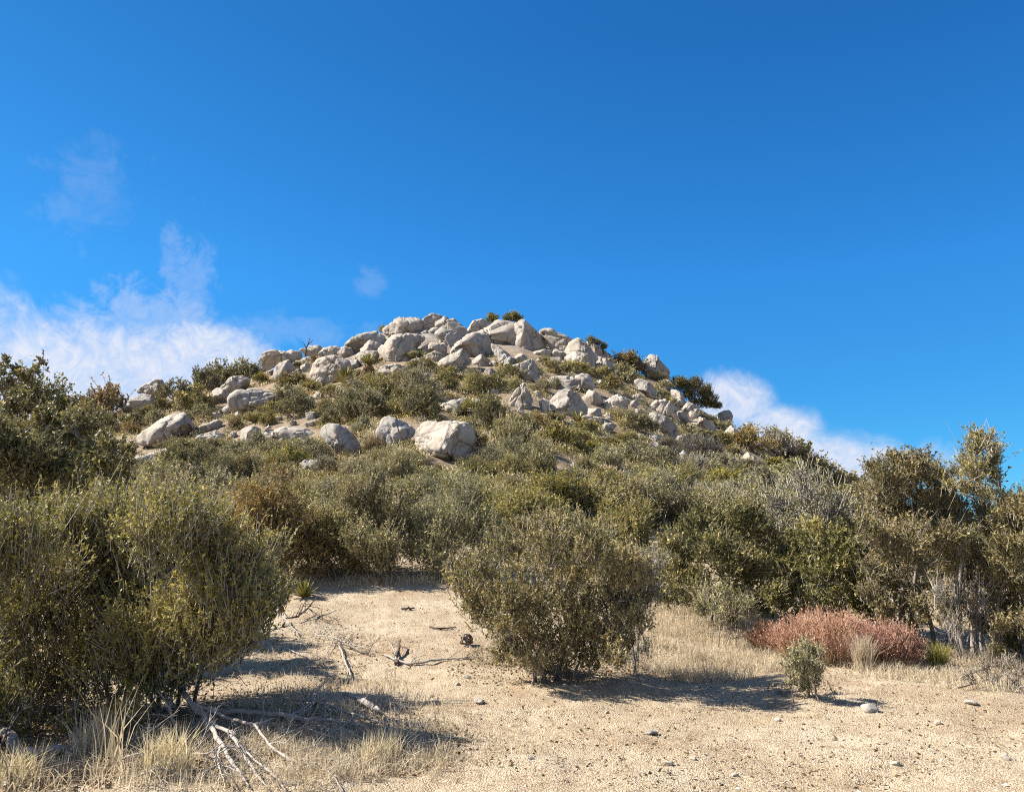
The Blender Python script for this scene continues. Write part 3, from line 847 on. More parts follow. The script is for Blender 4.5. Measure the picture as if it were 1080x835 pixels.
def plant_mesh(lobes, rng, n_leaf, leaf, twig_len, per_twig=14, stem_r=0.03, n_base=6, sub=8, twig_r=0.0035, base_spread=0.12, up=0.55, bare=0.0, aspect=0.46, stem_sides=4, clump=14, ground_z=0.02):
    """lobes (N, 4): x, y, z, radius, local to the plant's base.  Returns stems, twigs and leaves as (V, F[, tint])"""
    lobes = np.asarray(lobes, float)
    n_l = len(lobes)
    # main stems: one per foot, forking into a limb for every clump
    bases = np.stack([rng.normal(0, base_spread, n_base), rng.normal(0, base_spread, n_base), np.full(n_base, -0.05)], -1)
    K = 8
    t = np.linspace(0, 1, K)[None, :, None]
    end = lobes[:, :3]
    cen = np.array([np.median(end[:, 0]), np.median(end[:, 1])])
    feet = np.linspace(0, n_l, n_base + 1).astype(int)
    order = np.argsort(np.arctan2(end[:, 1] - cen[1], end[:, 0] - cen[0]) + rng.normal(0, 0.25, n_l))
    own = np.zeros(n_l, int)
    for q in range(n_base):
        own[order[feet[q]:feet[q + 1]]] = q
    tip = np.array([np.append(end[own == q][:, :2].mean(0) * 0.45 + bases[q, :2] * 0.55, np.quantile(end[own == q][:, 2], 0.6) * 0.62) if (own == q).any() else bases[q] + np.array([0, 0, 0.2]) for q in range(n_base)])
    m0 = bases * 0.5 + tip * 0.5 + rng.normal(0, 0.10, (n_base, 3)) * np.linalg.norm(tip - bases, axis=1)[:, None]
    m0[:, 2] = np.maximum(m0[:, 2], 0.05)
    trunk = (1 - t) ** 2 * bases[:, None] + 2 * t * (1 - t) * m0[:, None] + t ** 2 * tip[:, None]
    t_rad = stem_r * rng.uniform(0.75, 1.15, n_base)[:, None] * (1 - 0.5 * np.linspace(0, 1, K))[None]
    path = np.zeros((n_l, K, 3))
    rad = np.zeros((n_l, K))
    pool_p, pool_r, pool_o = [trunk[q][1:] for q in range(n_base)], [t_rad[q][1:] for q in range(n_base)], [np.full(K - 1, q) for q in range(n_base)]
    tt = np.linspace(0, 1, K)[:, None]
    for q in np.argsort(np.linalg.norm(end - tip[own], axis=1)):
        pp, pr = np.concatenate(pool_p), np.concatenate(pool_r)
        dd = np.linalg.norm(pp - end[q], axis=1) + 1.2 * np.maximum(pp[:, 2] - end[q, 2], 0) + 0.15 * rng.random(len(pp)) * lobes[q, 3] * 4
        a_ = int(dd.argmin())
        st_ = pp[a_]
        ln_ = np.linalg.norm(end[q] - st_)
        md = st_ * 0.5 + end[q] * 0.5 + rng.normal(0, 0.14, 3) * ln_
        md[2] = max(md[2], 0.06)
        g = (1 - tt) ** 2 * st_ + 2 * tt * (1 - tt) * md + tt ** 2 * end[q]
        g[1:-1] += rng.normal(0, 0.03, (K - 2, 3)) * ln_
        path[q] = g
        rad[q] = pr[a_] * rng.uniform(0.6, 0.85) * (1 - 0.6 * tt[:, 0])
        pool_p.append(g[2:])
        pool_r.append(rad[q][2:])
    rad = np.maximum(rad, stem_r * 0.12)
    sV0, sF0 = tubes(trunk, t_rad, stem_sides)
    sV1, sF1 = tubes(path, rad, stem_sides)
    sV, sF = np.concatenate([sV0, sV1]), np.concatenate([sF0, sF1 + len(sV0)])
    # side branches inside every clump
    li = np.repeat(np.arange(n_l), sub)
    m = len(li)
    st = path[li, rng.integers(K // 2, K, m)]
    dirv = unit(rng.normal(0, 1, (m, 3)) + np.array([0, 0, up]))
    en = lobes[li, :3] + dirv * (lobes[li, 3] * rng.uniform(0.55, 1.0, m))[:, None]
    t4 = np.linspace(0, 1, 5)[None, :, None]
    bp = st[:, None] * (1 - t4) + en[:, None] * t4
    bp[:, 1:-1] += rng.normal(0, 0.10, (m, 3, 3)) * lobes[li, 3][:, None, None]
    br = np.full((m, 5), 1.0) * np.linspace(1, 0.35, 5)[None] * max(stem_r * 0.28, twig_r * 1.2)
    bV, bF = tubes(bp, br, 3)
    # leafy twigs, gathered in clumps with gaps between
    n_tw = max(int(n_leaf / per_twig), 4)
    lc = np.repeat(np.arange(n_l), clump)
    axis = np.array([cen[0], cen[1], 0.25 * end[:, 2].max()])
    sd_ = unit(rng.normal(0, 1, (len(lc), 3)) * 0.75 + unit(lobes[lc, :3] - axis) * 0.55 + np.array([0, 0, 0.3]))
    sub_c = lobes[lc, :3] + sd_ * (lobes[lc, 3] * rng.uniform(0.35, 1.02, len(lc)))[:, None]
    sub_r = lobes[lc, 3] * rng.uniform(0.26, 0.54, len(lc))
    sub_t = rng.normal(0, 0.13, len(lc))
    w = sub_r ** 2 * rng.uniform(0.5, 1.2, len(lc))
    ti = rng.choice(len(lc), n_tw, p=w / w.sum())
    dv = unit(rng.normal(0, 1, (n_tw, 3)))
    rr = rng.uniform(0.05, 1.0, n_tw) ** 0.5
    pos = sub_c[ti] + dv * (sub_r[ti] * rr)[:, None]
    fill = rng.random(n_tw) < 0.2
    pos = np.where(fill[:, None], lobes[lc[ti], :3] + dv * (lobes[lc[ti], 3] * rr * 0.9)[:, None], pos)
    ok = pos[:, 2] > ground_z
    pos, dv, ti = pos[ok], dv[ok], ti[ok]
    n_tw = len(pos)
    d = unit(dv * 0.30 + sd_[ti] * 0.45 + np.array([0, 0, up]) + rng.normal(0, 0.30, (n_tw, 3)))
    ln = twig_len * rng.uniform(0.5, 1.25, n_tw) * np.where(rng.random(n_tw) < 0.08, rng.uniform(1.4, 2.4 if bare < 0.5 else 1.5, n_tw), 1)
    bend = rng.normal(0, 0.16, (n_tw, 3)) * ln[:, None]
    p0, p1, p2 = pos - d * ln[:, None] * 0.45, pos + bend * 0.5, pos + d * ln[:, None] * 0.55 + bend
    tp = np.stack([p0, p1, p2], 1)
    tV, tF = tubes(tp, np.tile(np.array([1.0, 0.75, 0.35]) * twig_r, (n_tw, 1)), 3)
    leafy = rng.random(n_tw) >= bare
    k = np.repeat(np.where(leafy)[0], per_twig)
    s = rng.uniform(0.15, 1.0, len(k))[:, None]
    lp = np.where(s < 0.5, p0[k] + (p1 - p0)[k] * s * 2, p1[k] + (p2 - p1)[k] * (s * 2 - 1))
    lV, lF = leaf_quads(lp, d[k], leaf, rng, aspect)
    tint_tw = np.clip(rng.beta(2, 2.2, n_tw), 0, 1)
    tint = np.clip(sub_t[ti][k] + tint_tw[k] * 0.6 + rng.random(len(k)) * 0.45 + (s[:, 0] - 0.5) * 0.18, 0, 1)
    return (sV, sF), (bV, bF), (tV, tF, rng.random(len(tF))), (lV, lF, tint)


def dome_lobes(rng, w, h, depth, n, r=0.30, low=0.18):
    """clumps filling an uneven dome of the given width, height and depth"""
    out = []
    for i in range(n):
        a = rng.uniform(0, 2 * math.pi)
        q = rng.uniform(0.0, 1.0) ** 0.55
        x, y = math.cos(a) * q, math.sin(a) * q
        top = math.sqrt(max(0.0, 1 - 0.92 * q * q)) * rng.uniform(0.82, 1.06)
        rr = r * min(w, h * 1.5) * rng.uniform(0.65, 1.15) * (1 - 0.3 * q)
        z = max(h * top - rr, low * h)
        if rng.random() < 0.4:
            z = rng.uniform(low * h, max(z, low * h + 0.01))
        out.append((x * (w / 2 - rr * 0.8), y * (depth / 2 - rr * 0.8), z, rr))
    return np.array(out)


HERO_GROUP = 'shrubs round the edge of the clearing'


def px_lobes(r, base, spec, rng, depth):
    """clumps given by where they show in the photograph and how far away the plant stands"""
    out = []
    for px, py, rp in spec:
        ray = rays(px, py)
        k = (r + rng.uniform(-0.5, 0.5) * depth) / ray[1]
        p = EYE + ray * k
        out.append((*(p - base), rp * k / F))
    return np.array(out)


def hero(name, label, cat, bx, r, lobes_px=None, dome=None, depth=1.4, od=3.0, leaf=0.045, twig_len=0.22, leaves='olive', stem='bark', seed=1, max_leaf=90000, area=None, twig_mat='dead', stem_name='stems', group=HERO_GROUP, limbs=(), tufts=(), **kw):
    rng = np.random.default_rng(seed)
    ray = rays(bx, 600)
    x, y = ray[0] / ray[1] * r, r
    base = np.array([x, y, float(terrain(np.array([x]), np.array([y]))[0])])
    if lobes_px is not None:
        lobes = px_lobes(r, base, lobes_px, rng, depth)
    else:                                       # dome = (left, top, right, bottom) in photo pixels
        x0, y0, x1, y1, n = dome
        s = r / F / math.cos(PITCH) * 0.985
        w, h = (x1 - x0) * s, None
        top = EYE + rays((x0 + x1) / 2, y0) * (r / rays((x0 + x1) / 2, y0)[1])
        h = top[2] - base[2]
        lobes = dome_lobes(rng, w, h, depth, n)
        cx_ = ((x0 + x1) / 2 - CX) / F * r / math.cos(PITCH) * 0.99 - x
        lobes[:, 0] += cx_
    n_area = area or (np.ptp(np.concatenate([lobes[:, 0] - lobes[:, 3], lobes[:, 0] + lobes[:, 3]])) * np.ptp(np.concatenate([lobes[:, 2] - lobes[:, 3], lobes[:, 2] + lobes[:, 3]])) * 0.7)
    n_leaf = int(min(max_leaf, od * n_area / (0.11 * leaf * leaf)))
    if dome is not None:
        kw['stem_r'] = kw.get('stem_r', 0.03) * 0.7
    S, Bq, Tw, Lf = plant_mesh(lobes, rng, n_leaf, leaf, twig_len, **kw)
    root = empty(name, base)
    tag(root, label, cat, group)
    wood = [(S[0], S[1], 0, None), (Bq[0], Bq[1], 0, None)]
    for pts, r0 in limbs:
        pp = np.array([EYE + rays(a, c) * (r / rays(a, c)[1]) for a, c in pts]) - base
        tt_ = np.linspace(0, len(pp) - 1, len(pp) * 4)
        pp = np.stack([np.interp(tt_, np.arange(len(pp)), pp[:, q]) for q in range(3)], -1) + rng.normal(0, 0.008, (len(tt_), 3))
        V, Q = tubes(pp[None], (r0 * (1 - 0.75 * np.linspace(0, 1, len(pp))))[None], 5)
        wood.append((V, Q, 0, None))
    more = []
    if tufts:
        _, _, T2, L2 = plant_mesh(px_lobes(r, base, tufts, rng, 0.2), rng, 150 * len(tufts), leaf, 0.12, per_twig=8, sub=2)
        more = [(T2[0], T2[1], 1, T2[2]), (L2[0], L2[1], 0, L2[2])]
    link(stem_name, mesh_np(stem_name, wood, [M[stem]], True), root)
    link('crown', mesh_np('crown', more + [(Tw[0], Tw[1], 1, Tw[2]), (Lf[0], Lf[1], 0, Lf[2])], [M[leaves], M[twig_mat]]), root)
    return root, base


# --- the shrubs and small trees that ring the clearing
hero('shrub', 'huge dark olive foreground shrub shading the dead branches at the left of the clearing', 'shrub', 165, 8.2,
     lobes_px=[(20,600,58),(75,585,52),(130,570,52),(185,570,50),(225,590,44),(252,612,38),(262,650,32),(230,640,52),(170,620,60),(110,640,62),(45,660,62),(30,720,50),(90,705,52),(150,690,56),(205,682,40),(245,672,26),(-40,640,60),(150,561,34),(215,561,30),(60,561,30),(105,546,26),(270,600,18),(165,600,46),(160,660,50),(165,705,40),(100,600,46),(200,640,44),(215,680,40),(60,750,40),(10,760,40),(30,790,24),(80,775,26),(130,765,24),(285,580,16),(292,630,16),(-30,740,40)],
     depth=2.2, od=3.7, leaf=0.034, twig_len=0.27, leaves='olive', seed=11, max_leaf=230000, per_twig=15, stem_r=0.03, n_base=14, base_spread=0.35, up=1.05, bare=0.14, twig_r=0.0042, sub=14, clump=22)
hero('shrub', 'dark shrub cut by the left edge below the huge foreground shrub', 'shrub', -75, 6.7, lobes_px=[(-60,690,60),(-100,640,70),(-50,750,45),(-95,740,60),(-45,640,40),(-130,700,60),(-30,790,30),(-80,580,50),(-25,700,26),(-70,800,40)], depth=1.8, od=3.2, leaf=0.034, leaves='olive', seed=33, max_leaf=60000, up=0.9, n_base=8, base_spread=0.25, bare=0.12)
hero('oak_tree', 'scrub oak with a bare arching limb at the left edge behind the huge foreground shrub', 'tree', 40, 12.0,
     lobes_px=[(20,492,38),(70,486,36),(110,495,30),(-10,500,50),(50,515,44),(100,525,32),(30,550,42),(-30,484,38),(85,453,18),(45,452,20),(122,478,16),(60,565,40),(70,446,8),(110,540,30),(125,505,16)],
     limbs=[([(-60,480),(-25,430),(-2,412),(14,402),(28,392),(46,379)], .035), ([(-2,412),(0,398),(4,386)], .014), ([(14,402),(24,405),(34,402)], .010), ([(28,392),(38,394),(50,390)], .008)], tufts=[(8,408,8),(22,399,8),(34,391,6),(45,381,5),(2,392,7),(32,402,5),(48,388,4),(-6,405,8),(16,392,5),(5,383,5)],
     depth=2.2, od=3.2, leaf=0.055, twig_len=0.24, leaves='dark', seed=12, max_leaf=70000, stem_r=0.055, n_base=3, base_spread=0.2, stem_name='trunk')
hero('shrub', 'loose grey green shrub rising behind the left end of the huge foreground shrub', 'shrub', 185, 18.3, dome=(95, 488, 265, 590, 16), depth=2.6, leaf=0.05, leaves='pale', seed=13, twig_len=0.3, up=0.9, max_leaf=45000)
hero('shrub', 'russet brown shrub with a dark shaded foot at the left back of the clearing', 'shrub', 290, 17.0, dome=(205, 488, 362, 607, 18), depth=2.4, leaf=0.045, leaves='brown', seed=14, max_leaf=60000, up=0.7)
hero('shrub', 'tall pale olive shrub with upright twigs at the middle back of the clearing', 'shrub', 400, 17.3, dome=(338, 488, 455, 606, 16), depth=2.2, leaf=0.045, leaves='pale', seed=15, max_leaf=50000, up=0.95, twig_len=0.32)
hero('shrub', 'olive shrub with grey bare stems just right of the tall pale olive shrub', 'shrub', 470, 17.6, dome=(425, 490, 535, 604, 14), depth=2.2, leaf=0.045, leaves='grey', seed=16, max_leaf=42000, bare=0.2, up=0.9, twig_len=0.32, stem='pale_bark')
hero('shrub', 'rounded green shrub behind the lone round shrub of the clearing', 'shrub', 555, 19.5, dome=(495, 512, 645, 590, 16), depth=2.6, leaf=0.055, leaves='olive', seed=17, max_leaf=36000, up=0.6)
hero('shrub', 'dense bright yellow green mound behind the right half of the lone round shrub', 'shrub', 655, 16.8, dome=(585, 520, 722, 615, 18), depth=2.6, leaf=0.05, leaves='yellow', seed=18, max_leaf=50000, up=0.5)
hero('shrub', 'lone round shrub standing by itself in the sand in the middle of the clearing', 'shrub', 580, 9.9,
     lobes_px=[(505,610,30),(540,590,32),(580,580,34),(620,590,34),(655,605,32),(668,632,24),(640,640,40),(590,630,44),(540,640,36),(510,640,24),(560,672,26),(610,672,30),(640,668,26),(555,565,20),(600,562,22),(485,618,16),(548,692,14),(575,560,16),(640,575,18),(664,606,16),(530,665,18),(565,700,14),(590,698,16),(620,692,16),(645,688,14),(540,682,12),(580,685,20),(610,650,28),(500,640,14),(515,655,20),(530,690,14),(645,692,14),(668,655,16),(660,676,13),(600,665,24),(560,650,26)],
     depth=1.5, od=2.9, leaf=0.033, twig_len=0.17, leaves='olive', seed=19, max_leaf=110000, stem_r=0.02, n_base=9, base_spread=0.16, up=0.95, bare=0.1, twig_r=0.0032, sub=12, clump=20)
hero('shrub', 'bare silvery twig bush tucked against the right side of the lone round shrub', 'shrub', 668, 10.6, lobes_px=[(660,605,26),(685,600,20),(690,628,18),(668,640,24),(645,620,22),(660,668,12),(676,664,10),(668,690,11),(680,684,9),(655,695,9)], depth=0.9, od=1.0, leaf=0.03, twig_len=0.26, leaves='grey', stem='pale_bark', seed=20, bare=0.6, twig_r=0.0035, n_base=4, base_spread=0.06, stem_r=0.009, sub=26, up=0.9)
hero('oak_tree', 'dark spreading scrub oak with arching bare lower limbs behind the red bush', 'tree', 760, 14.0,
     lobes_px=[(725,585,26),(745,570,28),(780,558,30),(760,590,32),(720,600,22),(800,570,34),(735,615,18),(790,605,26),(770,625,16),(820,600,22),(705,580,18),(740,552,18),(730,640,12),(770,642,14),(800,644,12),(705,632,10),(720,625,12),(750,632,12),(795,632,16),(815,628,14),(705,612,12)],
     depth=2.4, od=3.0, leaf=0.05, leaves='dark', stem='bark', seed=21, max_leaf=60000, stem_r=0.03, n_base=4, base_spread=0.25, stem_name='trunk')
hero('shrub', 'half dead grey shrub of tangled bare branches above the red bush', 'shrub', 850, 14.8,
     lobes_px=[(820,535,30),(850,525,32),(880,540,30),(800,550,22),(865,560,34),(835,565,30),(900,560,22),(790,525,18),(845,505,20)],
     depth=2.0, od=0.8, leaf=0.045, leaves='grey', stem='pale_bark', seed=22, bare=0.6, twig_r=0.006, stem_r=0.035, sub=40, twig_len=0.35, up=0.6)
hero('shrub', 'deep green rounded shrub rising directly behind the red bush', 'shrub', 878, 13.6, lobes_px=[(850,590,28),(885,580,30),(905,600,24),(870,610,26),(830,605,22),(910,575,18),(860,570,18),(895,618,16),(840,625,16),(860,632,12),(880,634,12),(905,632,12),(850,642,14),(880,645,14),(908,642,14),(930,648,12),(825,640,12)], depth=2.0, od=3.0, leaf=0.05, leaves='dark', seed=23, max_leaf=40000, stem='pale_bark')
hero('oak_tree', 'broad golden olive tree beside the tall one at the right of the clearing', 'tree', 955, 12.6,
     lobes_px=[(935,515,22),(960,505,24),(985,515,22),(930,545,26),(965,540,30),(995,545,24),(925,580,24),(955,580,30),(985,585,26),(930,612,20),(960,618,22),(945,490,12),(968,488,10),(915,560,14),(912,525,12),(950,640,16),(918,600,14),(935,645,14),(970,645,16),(920,628,12),(990,625,16),(960,660,10),(1000,530,16),(1005,610,14),(990,570,18),(972,500,12),(925,500,12),(1000,650,12)],
     depth=2.0, od=2.7, leaf=0.038, leaves='golden', stem='bark', seed=24, max_leaf=90000, stem_r=0.032, bare=0.12, n_base=4, base_spread=0.15, stem_name='trunk')
hero('oak_tree', 'tallest tree of the clearing with a ragged brown top over bare grey limbs', 'tree', 1026, 12.0,
     lobes_px=[(1025,475,13),(1040,468,11),(1045,488,12),(1018,490,10),(1030,500,14),(1050,503,10),(1008,498,8),(1035,520,14),(1002,512,8),(1018,516,10),(1015,545,14),(1040,545,14),(1030,462,7),(1048,475,8),(1010,575,16),(1035,590,18),(1050,560,12),(1028,610,16),(1005,600,12),(1052,528,9),(1000,585,14),(1045,610,14),(1015,632,14),(1050,640,14),(995,560,10),(1035,655,12)],
     depth=1.1, od=1.9, leaf=0.036, leaves='golden', stem='pale_bark', seed=25, bare=0.42, max_leaf=60000, stem_r=0.042, n_base=4, base_spread=0.16, sub=14, twig_r=0.004, stem_name='trunk', stem_sides=6)
hero('oak_tree', 'yellow green tree cut by the right edge of the clearing view', 'tree', 1072, 11.6,
     lobes_px=[(1065,560,20),(1085,550,24),(1072,590,24),(1095,590,26),(1060,615,20),(1085,625,26),(1065,645,18),(1090,660,22),(1068,670,14),(1080,530,12),(1110,560,24),(1056,590,12),(1062,690,8),(1080,680,16),(1055,660,10),(1050,685,7),(1048,630,12),(1052,570,12),(1060,545,10)],
     depth=1.6, od=3.0, leaf=0.036, leaves='golden', stem='bark', seed=26, max_leaf=46000, stem_r=0.045, n_base=4, base_spread=0.2, stem_name='trunk')
hero('oak_tree', 'dark tree peeping between the tallest tree and the yellow green tree', 'tree', 1066, 15.0, lobes_px=[(1066,548,13),(1075,540,12),(1068,565,14),(1080,565,14),(1062,532,7),(1090,550,16)], depth=1.0, od=3, leaf=0.05, leaves='dark', seed=27, max_leaf=16000, stem_name='trunk', stem_r=0.05, n_base=2)
hero('shrub', 'pinkish grey leafless thicket at the foot of the tallest tree', 'shrub', 1010, 11.6, lobes_px=[(1000,640,20),(1018,625,20),(1028,650,18),(1005,662,16),(990,620,12),(1035,635,14)], depth=0.9, od=0.7, leaf=0.03, leaves='brown', stem='pale_bark', seed=28, bare=0.8, twig_r=0.004, stem_r=0.014, sub=30, twig_len=0.3, up=0.8)
hero('shrub', 'small silvery green bush alone in the sand before the red bush', 'shrub', 847, 8.9, lobes_px=[(839,692,9.3),(851,687,10.2),(860,693,7.6),(848,701,11.0),(837,704,7.6),(856,706,8.5),(846,715,7.6),(833,693,5.1),(865,686,4.2),(846,681,5.1),(852,722,4.2),(839,713,9.3),(856,713,9.3),(848,722,7.6),(832,706,6.8),(863,706,6.8),(836,720,6.0),(859,720,6.0)], depth=0.5, od=2.6, leaf=0.022, twig_len=0.1, leaves='grey', seed=29, max_leaf=14000, stem_r=0.007, n_base=8, base_spread=0.09, ground_z=-0.02, twig_r=0.002, up=0.8, bare=0.15, per_twig=12)
hero('shrub', 'brittle grey brown dry brush lying at the right edge of the sand', 'shrub', 1052, 9.6, lobes_px=[(1020,712,10),(1040,706,13),(1062,704,14),(1082,708,14),(1050,716,10),(1072,718,10)], depth=0.8, od=0.5, leaf=0.025, leaves='litter', stem='bark', seed=30, bare=0.7, twig_r=0.003, stem_r=0.008, sub=40, twig_len=0.16, n_base=8, base_spread=0.15, up=0.35)
hero('shrub', 'straggly low green shrub at the foot of the dark spreading scrub oak', 'shrub', 765, 12.6, lobes_px=[(745,628,12),(765,632,13),(785,634,10),(755,642,10),(775,644,10),(740,642,9),(790,644,9),(765,648,9)], depth=0.8, od=1.6, leaf=0.036, leaves='grey', seed=31, max_leaf=9000, stem_r=0.008, up=0.8, bare=0.2, n_base=8, base_spread=0.2)
hero('shrub', 'low yellow green bush at the left foot of the tall pale olive shrub', 'shrub', 352, 17.0, dome=(325, 540, 385, 606, 8), depth=1.2, leaf=0.045, leaves='olive', seed=32, max_leaf=14000)


# the red bush: a thicket of rusty flower stalks
def stalk_plant(name, label, cat, px, r, w, h, n, mats, seed, lean=0.35, branch=True, rad=0.0028, heads=True, depth=None, group=None):
    rng = np.random.default_rng(seed)
    ray = rays(px, 650)
    x, y = ray[0] / ray[1] * r, r
    base = np.array([x, y, float(terrain(np.array([x]), np.array([y]))[0])])
    a = rng.uniform(0, 2 * math.pi, n)
    q = np.sqrt(rng.random(n))
    dp = depth or w * 0.6
    p0 = np.stack([np.cos(a) * q * w * 0.36, np.sin(a) * q * dp * 0.36, np.zeros(n)], -1)
    p0[:, 2] = terrain(base[0] + p0[:, 0], base[1] + p0[:, 1]) - base[2]
    hh = h * np.sqrt(np.maximum(1 - 0.75 * q ** 2, 0.1)) * rng.uniform(0.6, 1.08, n)
    d = np.stack([np.cos(a) * q * lean, np.sin(a) * q * lean, np.ones(n)], -1) + rng.normal(0, 0.16, (n, 3))
    d = unit(d)
    p1 = p0 + d * hh[:, None] * 0.5
    p2 = p1 + unit(d + rng.normal(0, 0.2, (n, 3))) * hh[:, None] * 0.5
    V, Q = tubes(np.stack([p0, p1, p2], 1), np.tile(np.array([1.3, 1, 0.6]) * rad, (n, 1)), 3)
    root = empty(name, base)
    tag(root, label, cat, group)
    link('stems', mesh_np('stems', [(V, Q, 0, rng.random(len(Q)))], [M[mats[0]]]), root)
    if heads:
        k = np.repeat(np.arange(n), 4)
        b0 = p1[k] + (p2 - p1)[k] * rng.uniform(0.0, 1.0, len(k))[:, None]
        b1 = b0 + unit(d[k] + rng.normal(0, 0.42, (len(k), 3))) * (h * rng.uniform(0.10, 0.28, len(k)))[:, None]
        V2, Q2 = tubes(np.stack([b0, b1], 1), np.tile(np.array([0.9, 0.5]) * rad, (len(k), 1)), 3)
        kk = np.repeat(np.arange(len(k)), 2)
        fr = rng.uniform(0.5, 1.05, len(kk))[:, None]
        V3, Q3 = leaf_quads(b0[kk] + (b1 - b0)[kk] * fr + rng.normal(0, 0.006, (len(kk), 3)), d[k][kk], 0.022, rng, 0.6)
        link('flower_heads', mesh_np('flower_heads', [(V2, Q2, 0, rng.random(len(Q2))), (V3, Q3, 0, rng.random(len(Q3)))], [M[mats[1]]]), root)
    return root


stalk_plant('buckwheat_bush', 'wide rusty red bush of dry flower stalks in front of the dark oaks', 'bush', 872, 11.6, 1.8, 0.66, 1000, ('red_stalk', 'red'), 40, 0.5, depth=1.3)
stalk_plant('buckwheat_bush', 'narrow rusty red clump joined to the right end of the wide red bush', 'bush', 935, 11.2, 0.85, 0.55, 700, ('red_stalk', 'red'), 41, 0.4)
stalk_plant('buckwheat_bush', 'small low rusty clump at the left end of the wide red bush', 'bush', 812, 12.2, 0.6, 0.42, 420, ('red_stalk', 'red'), 42, 0.4)


def blades(P, h, rng, width=0.006, lean=0.45, curl=0.5):
    """curved tapering grass blades rooted at P (N, 3), heights h"""
    n = len(P)
    a = rng.uniform(0, 2 * math.pi, n)
    out = np.stack([np.cos(a), np.sin(a), np.zeros(n)], -1)
    sd = np.stack([-np.sin(a), np.cos(a), np.zeros(n)], -1)
    tw = rng.uniform(0, math.pi, n)
    sd = sd * np.cos(tw)[:, None] + out * np.sin(tw)[:, None]
    ln = np.abs(rng.normal(0, lean, n))[:, None]
    hv = np.asarray(h)[:, None]
    up = np.array([0, 0, 1.0])
    p1 = P + up * hv * 0.55 + out * hv * ln * 0.4
    p2 = P + up * hv * np.maximum(1.0 - 0.35 * curl * ln, 0.3) + out * hv * ln * (0.8 + curl * 0.6)
    w = (width * rng.uniform(0.6, 1.3, n))[:, None] * 0.5
    V = np.stack([P - sd * w, P + sd * w, p1 + sd * w * 0.8, p1 - sd * w * 0.8, p2], 1).reshape(-1, 3)
    i = np.arange(n)[:, None] * 5
    t = rng.beta(2, 2, n)
    return [(V, i + np.array([[0, 1, 2, 3]]), 0, t), (V, i + np.array([[3, 2, 4]]), 0, t)]


def bunch(label, px, py, w, h, n, mat, seed, lean=0.4, width=0.006, name='bunch_grass', cat='grass tuft', group='bunch grasses at the edge of the clearing'):
    rng = np.random.default_rng(seed)
    b = hit(px, py)[0]
    a, q = rng.uniform(0, 2 * math.pi, n), np.sqrt(rng.random(n))
    P = np.stack([np.cos(a) * q * w, np.sin(a) * q * w, np.zeros(n) - 0.01], -1)
    ch = blades(P, h * rng.uniform(0.5, 1.1, n), rng, width, lean)
    o = link(name, mesh_np(name, ch, [M[mat]]), loc=b)
    tag(o, label, cat, group)
    return o


bunch('upright straw coloured bunch grass right before the red bush', 912, 706, 0.10, 0.50, 420, 'straw', 51, 0.38)
bunch('greenish bunch grass mound under the golden olive tree', 990, 702, 0.12, 0.34, 420, 'agave', 52, 0.55)
bunch('thin straw tuft between the red bush and the greenish bunch grass', 948, 700, 0.09, 0.26, 160, 'straw', 53, 0.5)
bunch('leaning dry grass clump with tall seed stalks below the huge foreground shrub', 95, 800, 0.12, 0.42, 220, 'straw', 54, 0.3, 0.007)
bunch('tallest dry seed stalks in the bottom left corner', 118, 812, 0.10, 0.62, 30, 'straw', 55, 0.25, 0.011)
bunch('dry straw clump in the bottom left corner below the bleached log', 20, 828, 0.14, 0.30, 260, 'straw', 56, 0.5, 0.007)
bunch('dry straw clump beside the bleached forked branch', 175, 815, 0.16, 0.34, 300, 'straw', 57, 0.45, 0.007)
bunch('short straw clump under the tips of the bleached forked branch', 400, 800, 0.16, 0.26, 240, 'straw', 58, 0.5, 0.006)
bunch('straw tuft at the right foot of the lone round shrub', 735, 698, 0.14, 0.26, 200, 'straw', 59, 0.45, 0.006)
bunch('straw tuft left of the small silvery green bush', 690, 682, 0.15, 0.24, 200, 'straw', 60, 0.45, 0.006)


def rosette(n, ln, w, rng, up=0.25, curve=0.0):
    a = rng.uniform(0, 2 * math.pi, n)
    e = rng.uniform(up, 1.35, n)
    d = np.stack([np.cos(a) * np.cos(e), np.sin(a) * np.cos(e), np.sin(e)], -1)
    sd = np.stack([-np.sin(a), np.cos(a), np.zeros(n)], -1)
    L = (ln * rng.uniform(0.75, 1.1, n))[:, None]
    m = d * L * 0.45
    V = np.stack([sd * w * 0.5, -sd * w * 0.5, m - sd * w * 0.6, m + sd * w * 0.6, d * L + np.array([0, 0, -curve]) * L], 1).reshape(-1, 3)
    i = np.arange(n)[:, None] * 5
    t = rng.random(n)
    return [(V, i + np.array([[0, 1, 2, 3]]), 0, t), (V, i + np.array([[3, 2, 4]]), 0, t)]


def agave(label, px, py, ln, n, seed, mat='agave', width=None):
    rng = np.random.default_rng(seed)
    b = hit(px, py)[0]
    o = link('yucca', mesh_np('yucca', rosette(n, ln, width or ln * 0.10, rng), [M[mat]]), loc=b)
    tag(o, label, 'yucca', 'yuccas and agaves')
    return o


